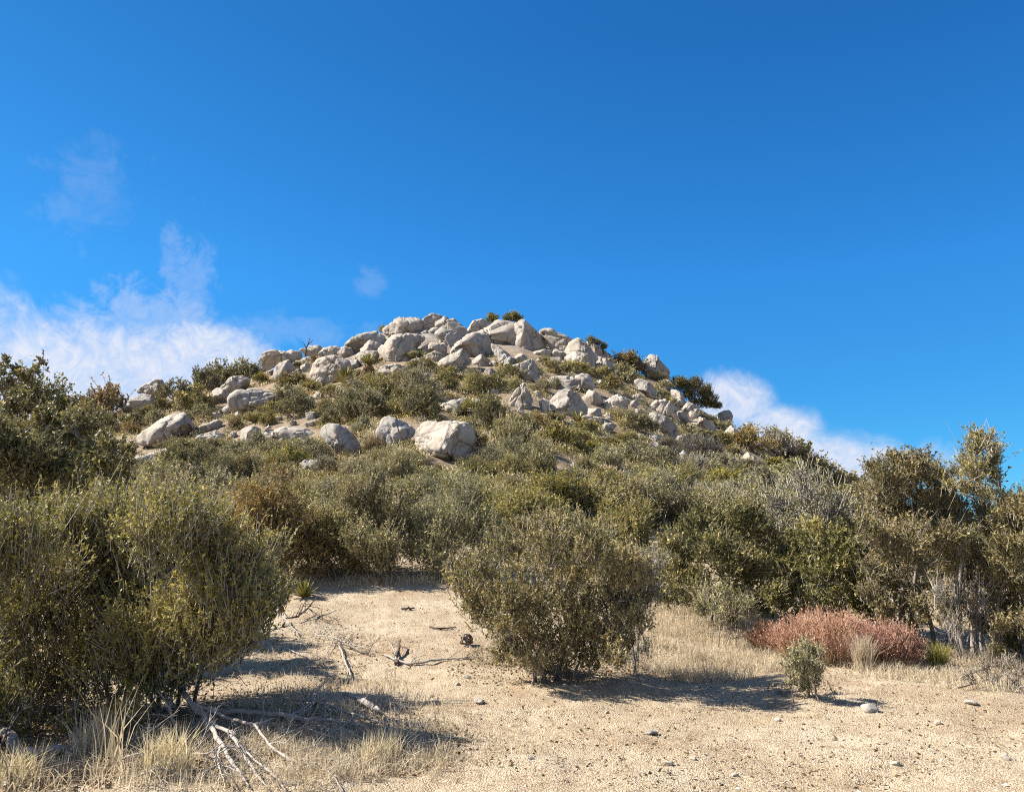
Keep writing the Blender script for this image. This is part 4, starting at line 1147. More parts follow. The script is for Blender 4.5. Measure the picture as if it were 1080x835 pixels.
agave('squat pale yellow agave standing in the sand at the left of the clearing', 320, 630, 0.38, 60, 61, width=0.045)
agave('spiky green yucca on top of the whaleback rock on the summit', 404, 350, 1.0, 80, 62, 'yellow')
agave('spiky yucca in front of the rock pillar on the right slope', 706, 430, 1.3, 60, 63, 'agave')
agave('spiky yellowish agave low on the right slope by the gabled white boulder', 812, 478, 1.0, 60, 64)
agave('small green yucca growing against the spire rock', 699, 389, 0.9, 50, 65, 'yellow')
agave('round yellow green agave above the gabled white boulder', 730, 421, 1.0, 50, 66, 'agave')
agave('green yucca sprawling below the layered rock step', 364, 405, 1.6, 90, 67, 'agave')
agave('yellow topped agave near the black sided boulder', 610, 446, 0.9, 50, 68)


def yucca_tree():
    b = hit(387, 411)[0]
    rng = np.random.default_rng(70)
    root = empty('yucca_tree', b)
    tag(root, 'little yucca tree with a brown skirt of dead leaves beside the broad whitish boulder', 'yucca', 'yuccas and agaves')
    h = 2.0
    z = np.linspace(-0.2, h, 8)
    path = np.stack([0.1 * np.sin(z), 0 * z, z], -1)[None]
    V, Q = tubes(path, np.array([[.2, .2, .22, .26, .3, .32, .3, .2]]), 8)
    link('trunk', mesh_np('trunk', [(V, Q, 0, None)], [M['skirt']], True), root)
    n = 220
    a, zz = rng.uniform(0, 2 * math.pi, n), rng.uniform(0.6, h, n)
    P = np.stack([np.cos(a) * .26, np.sin(a) * .26, zz], -1)
    d = unit(np.stack([np.cos(a) * .35, np.sin(a) * .35, -np.ones(n)], -1))
    V, Q = leaf_quads(P, d, 0.7, rng, 0.12, 0.2)
    link('dead_leaf_skirt', mesh_np('dead_leaf_skirt', [(V, Q, 0, rng.random(n))], [M['skirt']]), root)
    o = link('crown', mesh_np('crown', rosette(90, 0.9, 0.08, rng, -0.1), [M['agave']]), root)
    o.location = (0, 0, h)


yucca_tree()

# --- hillside shrubs: a few kinds built once, copied over the slope
KINDS = {}
LOOK = {'olive': 'olive', 'dark': 'dark green', 'grey': 'grey green', 'yellow': 'yellow green', 'brown': 'brownish', 'pale': 'pale', 'dead': 'leafless grey'}


def make_kind(kind, lod, variant):
    rng = np.random.default_rng(hash((len(kind) * 7 + ord(kind[0]) * 31 + ord(kind[-1]), lod, variant)) % (2 ** 31))
    leaf, n = {0: (0.046, 12500), 1: (0.062, 7200), 2: (0.082, 4200)}[lod]
    asp = rng.uniform(0.52, 0.72)
    lobes = dome_lobes(rng, 1.0, asp, rng.uniform(0.8, 1.1), 13, 0.27, 0.22)
    lobes *= 1.8                       # a shrub 1.8 m across at scale 1
    bare = {'grey': 0.22, 'pale': 0.1, 'dead': 0.85, 'brown': 0.15}.get(kind, 0.04)
    S, Bq, Tw, Lf = plant_mesh(lobes, rng, n if kind != 'dead' else int(n * 1.2), leaf, 0.30, per_twig=12, stem_r=0.028, n_base=6, sub=5 if kind != 'dead' else 22,
                               twig_r=(0.005, 0.007, 0.011)[lod] * (1.2 if kind == 'dead' else 1), base_spread=0.18, up=0.85 if kind in ('grey', 'pale', 'dead') else 0.55, bare=bare, stem_sides=3, aspect=0.5)
    lm = 'grey' if kind == 'dead' else kind
    return mesh_np('shrub', [(S[0], S[1], 2, None), (Bq[0], Bq[1], 2, None), (Tw[0], Tw[1], 1, Tw[2]), (Lf[0], Lf[1], 0, Lf[2])],
                   [M[lm], M['dead'], M['pale_bark' if kind == 'dead' else 'bark']])


def hill_shrub(px, py, w_px, kind, rng, cat='shrub', w_m=None):
    b = hit(px, py)[0]
    d = float(np.hypot(b[0], b[1]))
    lod = 0 if d < 36 else (1 if d < 60 else 2)
    v = int(rng.integers(0, 3))
    key = (kind, lod, v)
    w = w_px * d / F if w_m is None else w_m
    if key not in KINDS:
        o = link('shrub', make_kind(*key))
        KINDS[key] = o
    else:
        o = KINDS[key].copy()
        COL.objects.link(o)
    o.location = (b[0], b[1], b[2] - 0.04)
    s = w / 1.8
    cov = sum(in_poly(P, px + gx * w_px, py - gy * w_px) for P in POLY if abs(P[:, 0].mean() - px) < 70 for gx in (-0.35, 0, 0.35) for gy in (0.2, 0.4, 0.55))
    zk = rng.uniform(0.9, 1.25) * (1.0 if cov < 2 else 0.8 if cov < 4 else 0.6)
    if cov >= 3:
        s *= 0.72
    if 320 < px < 930 and 508 < py < 566:          # the low belt above the clearing
        zk *= 0.66
    elif px > 640 and py > 455:
        zk *= 0.72
    o.scale = (s, s, s * zk)
    o.rotation_euler = (0, 0, rng.uniform(0, 6.28))
    o['category'] = 'shrub'
    o['group'] = 'shrubs scattered over the hillside'
    register(o, (px, py - w_px * 0.3), LOOK[kind], 'shrub')
    return o


rng = np.random.default_rng(77)
PLACED = []
MANUAL = [(885,600,110,'dark'),(930,604,110,'olive'),(975,606,110,'dark'),(1020,606,115,'olive'),(1062,604,110,'dark'),(1100,606,110,'dark'),(800,604,100,'dark'),(840,606,100,'olive'),(345,560,95,'pale'),(385,556,90,'grey'),(425,552,100,'olive'),(462,556,95,'grey'),(500,552,100,'olive'),(540,556,95,'pale'),(580,548,105,'yellow'),(622,552,100,'olive'),(662,548,105,'olive'),(700,556,105,'dark'),(735,560,88,'olive'),(770,558,84,'grey'),(810,562,88,'yellow'),(850,560,84,'grey'),(895,562,88,'olive'),(925,560,80,'dark'),
          (100,536,74,'olive'),(140,546,74,'grey'),(190,542,68,'dark'),(235,538,71,'grey'),(280,542,71,'olive'),(320,546,64,'olive'),(140,518,47,'grey'),(165,524,54,'olive'),(400,534,68,'pale'),(450,532,68,'grey'),(500,530,68,'olive'),(540,532,50,'pale'),(618,534,56,'grey'),(650,528,68,'yellow'),(700,532,76,'grey'),(745,540,76,'dead'),(790,540,76,'grey'),(840,540,76,'dead'),(880,544,76,'olive'),
          (20,440,60,'dark'),(60,440,46,'dark'),(110,436,44,'brown'),(95,445,40,'olive'),(190,424,40,'dark'),(155,440,34,'yellow'),(172,434,40,'yellow'),(205,436,40,'olive'),(228,440,36,'dark'),
          (235,402,34,'dark'),(255,398,34,'grey'),(270,398,30,'dark'),(218,412,30,'dark'),(240,396,26,'dark'),(300,408,44,'yellow'),(330,412,40,'olive'),(275,406,34,'yellow'),(318,404,34,'olive'),(350,418,36,'olive'),
          (290,436,46,'olive'),(312,440,40,'dark'),(265,446,38,'olive'),(300,424,34,'grey'),(340,438,36,'olive'),(366,444,44,'dark'),(390,442,46,'dark'),(372,430,40,'grey'),(420,438,44,'olive'),(400,425,44,'olive'),(440,440,46,'dark'),(425,412,44,'olive'),(446,420,48,'grey'),
          (395,412,34,'olive'),(405,372,26,'yellow'),(390,383,30,'grey'),(440,378,36,'grey'),(446,390,44,'olive'),(470,396,44,'olive'),(492,400,40,'grey'),(470,410,44,'olive'),(520,412,40,'olive'),(540,398,44,'dark'),(552,390,36,'dark'),(525,402,34,'dark'),
          (585,394,50,'pale'),(605,390,46,'pale'),(630,398,50,'pale'),(645,412,56,'olive'),(655,402,46,'pale'),(575,386,40,'pale'),(570,412,44,'grey'),(585,410,30,'grey'),
          (500,438,50,'olive'),(520,455,56,'dark'),(545,452,56,'dark'),(500,470,46,'dark'),(565,450,50,'brown'),(580,470,56,'yellow'),(605,466,60,'olive'),(620,478,50,'yellow'),(640,470,50,'yellow'),(660,466,56,'olive'),(675,455,60,'dark'),(655,442,46,'pale'),(620,455,44,'yellow'),(590,446,40,'olive'),
          (516,492,40,'grey'),(430,486,36,'grey'),(448,490,30,'dead'),(540,485,40,'grey'),(640,492,56,'grey'),(670,490,60,'grey'),(700,488,56,'grey'),(735,480,60,'dead'),(700,470,46,'dead'),(760,470,50,'olive'),(742,462,44,'dark'),(735,470,40,'dark'),(790,475,50,'brown'),(770,478,40,'yellow'),
          (800,468,50,'grey'),(815,480,56,'dead'),(830,486,50,'olive'),(790,498,60,'grey'),(760,502,56,'grey'),(725,500,60,'dead'),(850,500,56,'olive'),(870,512,60,'olive'),(900,520,60,'olive'),(830,510,60,'grey'),(800,520,66,'grey'),(760,520,66,'olive'),(720,520,66,'olive'),(690,512,46,'pale'),
          (640,384,30,'brown'),(660,384,34,'dark'),(672,390,30,'grey'),(690,400,34,'pale'),(700,410,30,'grey'),(760,452,34,'grey'),(745,444,34,'grey'),
          (315,478,60,'grey'),(290,480,56,'pale'),(335,484,50,'dark'),(310,490,50,'olive'),(250,484,60,'grey'),(225,478,56,'olive'),(200,482,60,'dark'),(180,476,50,'olive'),(270,478,46,'grey'),(170,463,36,'olive'),(188,456,34,'olive'),(212,442,30,'grey'),
          (355,476,30,'grey'),(395,478,30,'brown'),(460,500,50,'pale'),(420,505,56,'pale'),(380,505,50,'pale'),(345,500,50,'grey'),(500,505,50,'olive'),(350,388,26,'grey'),(318,388,30,'grey'),(332,382,26,'brown'),(378,396,22,'dark'),(362,392,24,'grey')]
for px, py, w, k in MANUAL:
    hill_shrub(px + rng.normal(0, 1.5), py, w * (1.12 if py < 500 else 1.0), k, rng)
    PLACED.append((px, py, w))
AVOID = [(575, 492, 46, 12), (300, 459, 45, 7), (150, 478, 26, 14), (128, 470, 14, 12)]
KW = ['olive'] * 6 + ['grey'] * 5 + ['dark'] * 6 + ['yellow'] * 4 + ['pale'] * 3 + ['brown'] * 3 + ['dead'] * 4
tries = 0
while len(PLACED) < 300 and tries < 20000:
    tries += 1
    px, py = rng.uniform(-20, 1000), rng.uniform(345, 560)
    sky_y = np.interp(px, SKY_PX[:, 0], SKY_PX[:, 1])
    if py < sky_y + 6:
        continue
    b = hit(px, py)[0]
    d = float(np.hypot(b[0], b[1]))
    if d < 17:
        continue
    w_m = rng.uniform(1.2, 2.5)
    w = w_m * F / d
    if any((px - a) ** 2 + ((py - c) * 1.9) ** 2 < (0.29 * (w + ww)) ** 2 for a, c, ww in PLACED):
        continue
    if any(((px - a) / rx) ** 2 + ((py - c) / ry) ** 2 < 1 for a, c, rx, ry in AVOID):
        continue
    cnt = 0
    for gx in (-0.4, 0, 0.4):
        for gy in (0.02, 0.28, 0.5):
            if any(in_poly(P, px + gx * w, py - gy * w) for P in POLY):
                cnt += 1
    if cnt >= 2:
        continue
    hill_shrub(px, py, w, KW[rng.integers(0, len(KW))], rng)
    PLACED.append((px, py, w))


def undergrowth():
    rg = np.random.default_rng(515)
    n = 9000
    px, py = rg.uniform(-40, 1000, n), rg.uniform(338, 560, n)
    sky_y = np.interp(px, SKY_PX[:, 0], SKY_PX[:, 1])
    ok = py > sky_y + 3
    for a, c, rx, ry in AVOID:
        ok &= ((px - a) / rx) ** 2 + ((py - c) / ry) ** 2 > 1
    for i in np.where(ok)[0]:
        for P in POLY:
            if abs(P[:, 0].mean() - px[i]) < 40 and (in_poly(P, px[i], py[i]) or in_poly(P, px[i], py[i] - 5)):
                ok[i] = False
                break
    G = hit(px[ok], py[ok])
    G = G[np.hypot(G[:, 0], G[:, 1]) > 18]
    m = len(G)
    d = np.hypot(G[:, 0], G[:, 1])
    kind = rg.choice(4, m, p=[0.28, 0.30, 0.14, 0.28])
    chunks = []
    for q in range(4):
        sel = np.where(kind == q)[0]
        k = np.repeat(sel, 95 if q < 3 else 40)
        w = rg.uniform(0.28, 0.75, m)[k]
        off = unit(rg.normal(0, 1, (len(k), 3))) * (rg.random(len(k)) ** 0.4 * w)[:, None]
        off[:, 2] = np.abs(off[:, 2]) * (0.8 if q < 3 else 0.4)
        pos = G[k] + off
        pos[:, 2] = terrain(pos[:, 0], pos[:, 1]) + off[:, 2]
        dv = unit(off + np.array([0, 0, 0.5 if q < 3 else 1.2]) + rg.normal(0, 0.2, (len(k), 3)))
        size = (0.05 + 0.0011 * d[k])
        V, Q = leaf_quads(pos, dv, 1.0, rg, 0.5 if q < 3 else 0.16, 0.6)
        V = (V.reshape(-1, 4, 3) - pos[:, None]) * (size * (1 if q < 3 else 2.2))[:, None, None] + pos[:, None]
        chunks.append((V.reshape(-1, 3), Q, q, np.clip(rg.random(m)[k] * 0.6 + rg.random(len(k)) * 0.4, 0, 1)))
    o = link('undergrowth', mesh_np('undergrowth', chunks, [M['olive'], M['grey'], M['brown'], M['straw']]))
    tag(o, 'low scrub and dry tufts covering the hillside between the shrubs', 'undergrowth', None, 'stuff')


undergrowth()

# junipers and little dark trees on the skyline
def hill_tree(label, px, py, spec, seed, leaves='dark', r=None):
    b = hit(px, py)[0]
    d = float(b[1]) if r is None else r
    rg = np.random.default_rng(seed)
    lobes = px_lobes(d, b, [(a, c, q * 1.3) for a, c, q in spec], rg, 1.2)
    area = np.sum(lobes[:, 3] ** 2) * 2.4
    S, Bq, Tw, Lf = plant_mesh(lobes, rg, int(3.4 * area / (0.11 * 0.11 ** 2)), 0.11, 0.35, per_twig=10, stem_r=0.07, n_base=2, sub=5, twig_r=0.01, base_spread=0.1, up=0.7, stem_sides=4, clump=18)
    root = empty('juniper_tree', b)
    tag(root, label, 'tree', 'dark little trees on the skyline')
    link('trunk', mesh_np('trunk', [(S[0], S[1], 0, None), (Bq[0], Bq[1], 0, None)], [M['bark']], True), root)
    link('crown', mesh_np('crown', [(Lf[0], Lf[1], 0, Lf[2])], [M[leaves]]), root)


hill_tree('dark wind bent juniper spreading on the right skyline below the spire rock', 735, 428, [(722,408,7),(732,410,8),(742,416,8),(750,424,7),(728,418,6),(740,424,6),(756,429,4),(718,404,4)], 81)
hill_tree('small dark juniper in the gap between spire rock and the wind bent juniper', 712, 412, [(712,403,4),(716,406,4),(709,407,3)], 82)
hill_tree('tiny dark tree left of the pair on the summit ridge', 518, 345, [(516,338,4),(521,338,4),(518,335,3)], 83)
hill_tree('tallest dark bush on the summit ridge behind the tall wedge rock', 540, 346, [(535,338,4),(541,336,5),(546,338,4),(538,334,3),(543,333,2.5)], 84)
hill_tree('dark scrub on the skyline right of the round shouldered boulder', 630, 372, [(624,361,3.5),(630,363,3.5),(636,366,3),(622,359,2.5)], 85)
hill_tree('brownish scrub clinging to the skyline left of the spire rock', 662, 386, [(656,378,4),(664,379,5),(670,382,4)], 86, 'brown')


def snag():
    b = hit(322, 374)[0]
    d = float(b[1])
    root = []
    for pts in ([(322, 376), (323, 368), (325, 362), (327, 356)], [(323, 368), (321, 363), (319, 360)], [(325, 363), (328, 361), (330, 358)]):
        P = np.array([EYE + rays(a, c) * (d / rays(a, c)[1]) for a, c in pts]) - b
        t = np.linspace(0, 1, len(pts))
        V, Q = tubes(P[None], (0.10 * (1 - 0.75 * t) * (1 if len(root) == 0 else 0.6))[None], 5)
        root.append((V, Q, 0, None))
    o = link('dead_snag', mesh_np('dead_snag', root, [M['char']], True), loc=b)
    tag(o, 'black leafless snag sticking up on the left skyline beside the perched rusty boulder', 'dead tree')


snag()
name_all()


# ------------------------------------------------------------------ the floor of the clearing: dead wood, stones, straw
def branch(name, label, paths, mat='driftwood', cat='dead branch', group='dead wood on the ground', twigs=0, seed=0, sides=6):
    """paths: lists of (photo px, photo py of the spot on the ground below, height above ground, radius)"""
    rg = np.random.default_rng(900 + seed)
    chunks, org = [], None
    for pts in paths:
        A = np.array(pts, float)
        A[:, 3] *= 0.92
        G = hit(A[:, 0], A[:, 1])
        G[:, 2] += A[:, 2] + A[:, 3] * 0.7
        if org is None:
            org = hit(A[0, 0], A[0, 1])[0]
        n = (len(A) - 1) * 5 + 1
        s = np.linspace(0, len(A) - 1, n)
        P = np.stack([np.interp(s, np.arange(len(A)), G[:, k]) for k in range(3)], -1)
        k3 = np.array([0.25, 0.5, 0.25])
        for _ in range(2):
            P[1:-1] = k3[0] * P[:-2] + k3[1] * P[1:-1] + k3[2] * P[2:]
        R = np.interp(s, np.arange(len(A)), A[:, 3])
        P[1:-1] += rg.normal(0, 1, (n - 2, 3)) * (R[1:-1] * 0.35)[:, None]
        R = R * rg.uniform(0.82, 1.15, n)
        R[-1] *= 0.3
        V, Q = tubes((P - org)[None], R[None], sides)
        chunks.append((V, Q, 0, None))
        cap = np.arange(sides)[None, ::-1]
        chunks.append((V[:sides], cap, 0, None))
        for _ in range(twigs):
            i = rg.integers(2, n - 1)
            d = unit(rg.normal(0, 1, 3) + np.array([0, -0.2, 0.25]) + unit(P[i] - P[i - 1]))
            ln = rg.uniform(0.08, 0.34)
            q = np.stack([P[i], P[i] + d * ln * 0.5, P[i] + d * ln + rg.normal(0, 0.03, 3)]) - org
            V, Q = tubes(q[None], (np.array([0.6, 0.45, 0.2]) * min(R[i], 0.012))[None], 4)
            chunks.append((V, Q, 0, None))
            for _ in range(2):
                e2 = unit(d + rg.normal(0, 0.6, 3)) * ln * rg.uniform(0.3, 0.6)
                st2 = q[1] * rg.uniform(0.3, 1) + q[2] * 0
                st2 = q[1] + (q[2] - q[1]) * rg.uniform(0, 0.8)
                V, Q = tubes(np.stack([st2, st2 + e2 * 0.5, st2 + e2 + rg.normal(0, 0.015, 3)])[None], (np.array([0.35, 0.25, 0.12]) * min(R[i], 0.012))[None], 3)
                chunks.append((V, Q, 0, None))
    o = link(name, mesh_np(name, chunks, [M[mat]], True), loc=org)
    tag(o, label, cat, group)
    return o


branch('dead_branch', 'bleached forked branch reaching out of the huge foreground shrub to the lower edge', [
    [(182,752,.30,.030),(196,768,.22,.028),(216,782,.16,.025),(232,800,.10,.020),(246,818,.06,.015),(262,834,.03,.009)],
    [(216,782,.16,.022),(238,792,.14,.018),(254,806,.10,.015),(268,824,.05,.010),(284,838,.03,.006)],
    [(200,770,.22,.020),(236,778,.16,.018),(268,782,.12,.014),(290,776,.14,.008)],
    [(268,782,.12,.012),(286,800,.07,.013),(310,812,.04,.012),(336,812,.04,.009),(364,806,.05,.006)],
    [(336,812,.04,.008),(352,824,.03,.007),(362,838,.02,.004)],
    [(232,800,.10,.014),(228,816,.08,.010),(236,834,.05,.006)],
    [(254,806,.10,.010),(290,826,.04,.008),(302,838,.02,.005)],
    [(182,752,.30,.022),(176,772,.22,.014),(182,786,.14,.009)]], twigs=7, seed=1)
branch('dead_branch', 'grey dead limb lying in the shade behind the bleached forked branch', [
    [(215,757,.05,.03),(260,758,.05,.028),(305,762,.04,.024),(350,764,.03,.018),(396,772,.03,.010)],
    [(305,762,.04,.015),(330,752,.10,.010),(345,742,.16,.006)]], 'driftwood', twigs=9, seed=2)
branch('dead_branch', 'pale slender twig lying at the right end of the grey dead limb', [
    [(330,790,.03,.009),(352,782,.08,.008),(372,776,.12,.006),(386,770,.16,.004)], [(352,782,.08,.006),(366,790,.05,.005),(384,794,.03,.003)]], twigs=6, seed=3)
branch('dead_branch', 'bleached curved log in the bottom left corner under the huge foreground shrub', [
    [(-20,760,.10,.05),(6,790,.08,.045),(20,806,.06,.04),(36,806,.06,.04),(62,800,.05,.035),(92,790,.05,.025),(110,782,.06,.015)],
    [(20,806,.06,.03),(12,822,.04,.025),(4,836,.03,.02)], [(-10,772,.2,.025),(8,752,.3,.018),(22,742,.36,.010)]], twigs=5, seed=4)
branch('dead_branch', 'long twisted silver stick lying on open sand left of the lone round shrub', [
    [(405,692,.02,.012),(418,698,.02,.016),(432,702,.015,.018),(448,701,.02,.017),(464,697,.02,.015),(482,696,.015,.012),(504,695,.01,.006)],
    [(418,698,.02,.014),(414,690,.08,.012),(410,686,.12,.006)], [(432,702,.015,.010),(440,694,.04,.006)]], twigs=4, seed=5)
branch('dead_branch', 'dark broken stub standing at the left end of the twisted silver stick', [[(418,702,.0,.035),(418,696,.03,.03),(420,690,.08,.02),(422,684,.12,.012)]], 'char', twigs=1, seed=6)
branch('dead_branch', 'pale curved stick near the twisted silver stick pointing to the camera', [
    [(357,682,.04,.012),(361,692,.05,.016),(364,702,.04,.015),(369,712,.03,.012),(372,720,.02,.006)], [(361,692,.05,.012),(356,686,.10,.008)]], twigs=4, seed=7)
branch('dead_branch', 'grey forked limb lying right behind the pale curved stick', [
    [(352,682,.05,.014),(366,684,.05,.02),(382,690,.03,.018),(396,692,.02,.010)], [(366,684,.05,.010),(372,677,.08,.005)]], 'bark', twigs=6, seed=8)
branch('dead_branch', 'dark spiky deadwood beside the huge shrub at the left of the sand', [
    [(300,656,.05,.018),(314,656,.08,.02),(326,650,.16,.016),(336,642,.26,.008)], [(326,650,.12,.012),(340,655,.05,.008),(352,660,.03,.004)], [(314,656,.08,.012),(322,645,.2,.006)]], 'char', twigs=7, seed=9)
branch('dead_branch', 'pale stick poking from the huge shrub below the dark spiky deadwood', [[(296,656,.12,.012),(306,664,.07,.012),(316,672,.02,.008)], [(298,684,.03,.008),(320,694,.03,.008),(344,706,.02,.005)]], twigs=6, seed=10)
branch('log', 'short dark log in the shade right of the grey dead limb', [[(362,738,.05,.02),(374,742,.05,.028),(388,750,.05,.03),(402,756,.03,.022)]], 'driftwood', 'log', twigs=2, seed=11)
branch('dead_branch', 'thin dark stick on the sand above the knotted wood coil', [[(453,662,.01,.014),(462,664,.012,.018),(474,663,.012,.014),(482,662,.01,.006)]], 'char', seed=12)
branch('dead_branch', 'stubby dark twig piece on the sand at the back of the clearing', [[(424,643,.01,.02),(431,644,.03,.025),(438,642,.01,.012)]], 'char', seed=13)
branch('log', 'split dark stump at the foot of the wide red bush', [[(876,690,.02,.05),(886,690,.08,.06),(896,694,.12,.05),(902,698,.08,.03)], [(886,690,.08,.03),(890,684,.22,.015)]], 'char', 'stump', twigs=2, seed=14)
branch('dead_branch', 'long pale fallen limb behind the red bush under the golden olive tree', [[(905,640,.42,.03),(930,648,.36,.035),(955,655,.28,.03),(978,664,.18,.02),(996,676,.06,.012)]], 'driftwood', twigs=4, seed=15)
branch('dead_branch', 'thin sticks lying on straw left of the wide red bush', [[(735,668,.02,.008),(760,672,.05,.008),(785,678,.03,.005)], [(745,660,.06,.007),(768,668,.04,.006),(790,672,.02,.004)]], 'bark', twigs=2, seed=16)
branch('dead_branch', 'dry grey brush sticks in the sun at the far right edge', [[(1000,722,.02,.008),(1030,716,.08,.008),(1058,708,.16,.005)], [(1010,728,.02,.008),(1045,722,.06,.008),(1080,714,.1,.006)], [(985,716,.02,.006),(1015,712,.06,.005)]], 'bark', twigs=8, seed=17)
branch('dead_branch', 'fine pale twig litter piled at the tip of the bleached forked branch', [
    [(380,786,.03,.006),(410,782,.06,.006),(436,790,.04,.004)], [(392,800,.02,.006),(420,792,.05,.005),(446,798,.03,.003)], [(400,776,.05,.005),(424,786,.05,.005),(440,806,.02,.003)]], 'driftwood', twigs=16, seed=18)
branch('dead_branch', 'thin bleached twigs tangled in straw right of the bleached forked branch', [
    [(290,788,.05,.008),(318,782,.12,.007),(342,790,.10,.006),(364,786,.05,.003)], [(300,800,.03,.007),(330,800,.09,.006),(356,796,.06,.003)], [(318,770,.06,.008),(338,776,.12,.006),(352,768,.17,.003)]], 'driftwood', twigs=12, seed=20)
branch('dead_branch', 'grey twigs fanned out in straw left of the bleached forked branch', [
    [(130,790,.04,.010),(150,796,.14,.009),(168,790,.20,.005)], [(120,806,.03,.009),(146,812,.10,.008),(172,806,.08,.004)], [(142,826,.03,.008),(168,822,.08,.007),(196,826,.04,.003)]], 'driftwood', twigs=12, seed=21)
branch('dead_branch', 'bleached twig tangle lying under the fork of the bleached forked branch', [
    [(196,800,.03,.011),(222,806,.07,.010),(250,800,.09,.008),(276,806,.06,.004)], [(222,806,.07,.008),(238,822,.05,.006),(250,838,.03,.003)], [(206,826,.03,.009),(230,818,.08,.007),(258,826,.06,.005),(282,820,.04,.003)], [(180,790,.06,.009),(204,786,.13,.007),(224,772,.22,.004)]], 'driftwood', twigs=14, seed=24)
branch('dead_branch', 'pale dead limb running along the edge of shade above the fine pale twig litter', [
    [(300,742,.04,.016),(326,746,.06,.016),(352,752,.05,.013),(380,762,.05,.010),(412,770,.04,.005)], [(326,746,.06,.010),(340,734,.12,.007),(352,728,.18,.003)]], 'driftwood', twigs=10, seed=25)
branch('dead_branch', 'dark twigs sticking up from the shade behind the bleached curved log', [
    [(24,772,.04,.012),(40,768,.18,.010),(58,774,.24,.005)], [(50,782,.04,.010),(64,776,.2,.008),(84,772,.30,.004)], [(-4,800,.05,.012),(14,786,.25,.009),(20,770,.40,.004)]], 'bark', twigs=9, seed=22)
branch('dead_branch', 'long thin pale limb lying across the sand between the two pale sticks', [
    [(330,672,.03,.010),(352,676,.05,.012),(376,684,.03,.010),(400,688,.02,.006)], [(352,676,.05,.008),(346,690,.04,.006),(338,700,.02,.003)]], 'driftwood', twigs=7, seed=23)


def coil():
    b = hit(492, 681)[0]
    rg = np.random.default_rng(5)
    chunks = []
    for k in range(5):
        t = np.linspace(0, 2 * math.pi * rg.uniform(0.9, 1.6), 22) + rg.uniform(0, 6)
        R = rg.uniform(0.055, 0.10)
        ax1, ax2 = unit(rg.normal(0, 1, 3) + np.array([1, 0, 0])), unit(rg.normal(0, 0.5, 3) + np.array([0, 0, 1]))
        P = (ax1 * (np.cos(t) * R)[:, None] + ax2 * (np.sin(t) * R * rg.uniform(0.6, 1))[:, None]) + np.stack([0.02 * np.sin(2.3 * t + k), 0.02 * np.cos(3 * t), np.full(22, 0.095)], -1)
        V, Q = tubes(P[None], np.full((1, 22), rg.uniform(0.007, 0.014)), 5)
        chunks.append((V, Q, 0, None))
    o = link('knotted_wood', mesh_np('knotted_wood', chunks, [M['bark']], True), loc=b)
    tag(o, 'dark knotted coil of wood on the sand just left of the lone round shrub', 'wood knot')


coil()


def stone(px, py, w_px, mat, seed, flat=0.6):
    rg = np.random.default_rng(3000 + seed)
    b = hit(px, py)[0]
    d = float(np.hypot(b[0], b[1]))
    U, Fc = ICO[3]
    L = U.copy()
    for _ in range(7):
        nn = unit(rg.normal(0, 1, 3))
        dot = L @ nn
        L -= 0.9 * np.maximum(dot - rg.uniform(0.5, 0.8), 0)[:, None] * nn
    L = L * (1 + 0.12 * fbm(L * 2.0 + seed, 3, seed))[:, None]
    s = 0.42 * w_px * d / F
    L = L * np.array([s * 1.15, s * rg.uniform(0.7, 1.0), s * flat])
    a = rg.uniform(0, 6.28)
    R = np.array([[math.cos(a), -math.sin(a), 0], [math.sin(a), math.cos(a), 0], [0, 0, 1]])
    L = L @ R.T
    L[:, 2] += s * flat * 0.45
    return link('stone', mesh_np('stone', [(L, Fc, 0, None)], [M[mat]], True), loc=b)


STONES = [(686, 774, 15, 'rusty', 'flat tan stone with a dark notch in open sand below the lone round shrub'), (704, 806, 13, 'rusty', 'reddish stone casting a dark shadow in the sand near the lower edge'),
          (730, 801, 10, 'granite', 'round cream stone right of the reddish stone'), (775, 818, 9, 'rusty', 'small brownish stone by the lower edge'),
          (493, 715, 9, 'granite', 'pinkish stone on the sand left of the foot of the lone round shrub'), (482, 722, 8, 'granite', 'small pale stone next to the pinkish stone'),
          (596, 724, 8, 'granite', 'whitish stone in front of the foot of the lone round shrub'), (918, 750, 22, 'rusty', 'crusty dark brown clod lying in the sand below the red bush'),
          (1024, 742, 14, 'granite', 'flat bleached stone in the sand at the right'), (990, 764, 9, 'granite', 'small pale stone below the flat bleached stone'),
          (944, 806, 10, 'granite', 'grey pebble sized stone near the lower edge at the right'), (1060, 800, 11, 'granite', 'pale stone close to the lower right corner'),
          (455, 735, 8, 'granite', 'tiny pale stone at the edge of the huge shrub\'s shadow'), (640, 752, 7, 'granite', 'tiny pale stone in open sand left of the flat tan stone'),
          (820, 760, 8, 'granite', 'small stone in open sand below the small silvery green bush'), (505, 740, 16, 'granite', 'low pale half buried rock in sand before the lone round shrub'),
          (880, 780, 8, 'granite', 'small buff stone in open sand below the crusty dark clod'), (560, 800, 7, 'granite', 'lonely pale pebble stone in the sand at the middle of the lower edge')]
for i, (px, py, w, m_, lab) in enumerate(STONES):
    tag(stone(px, py, w, m_, i, 0.5 if w > 12 else 0.65), lab, 'stone', 'stones lying on the sand')


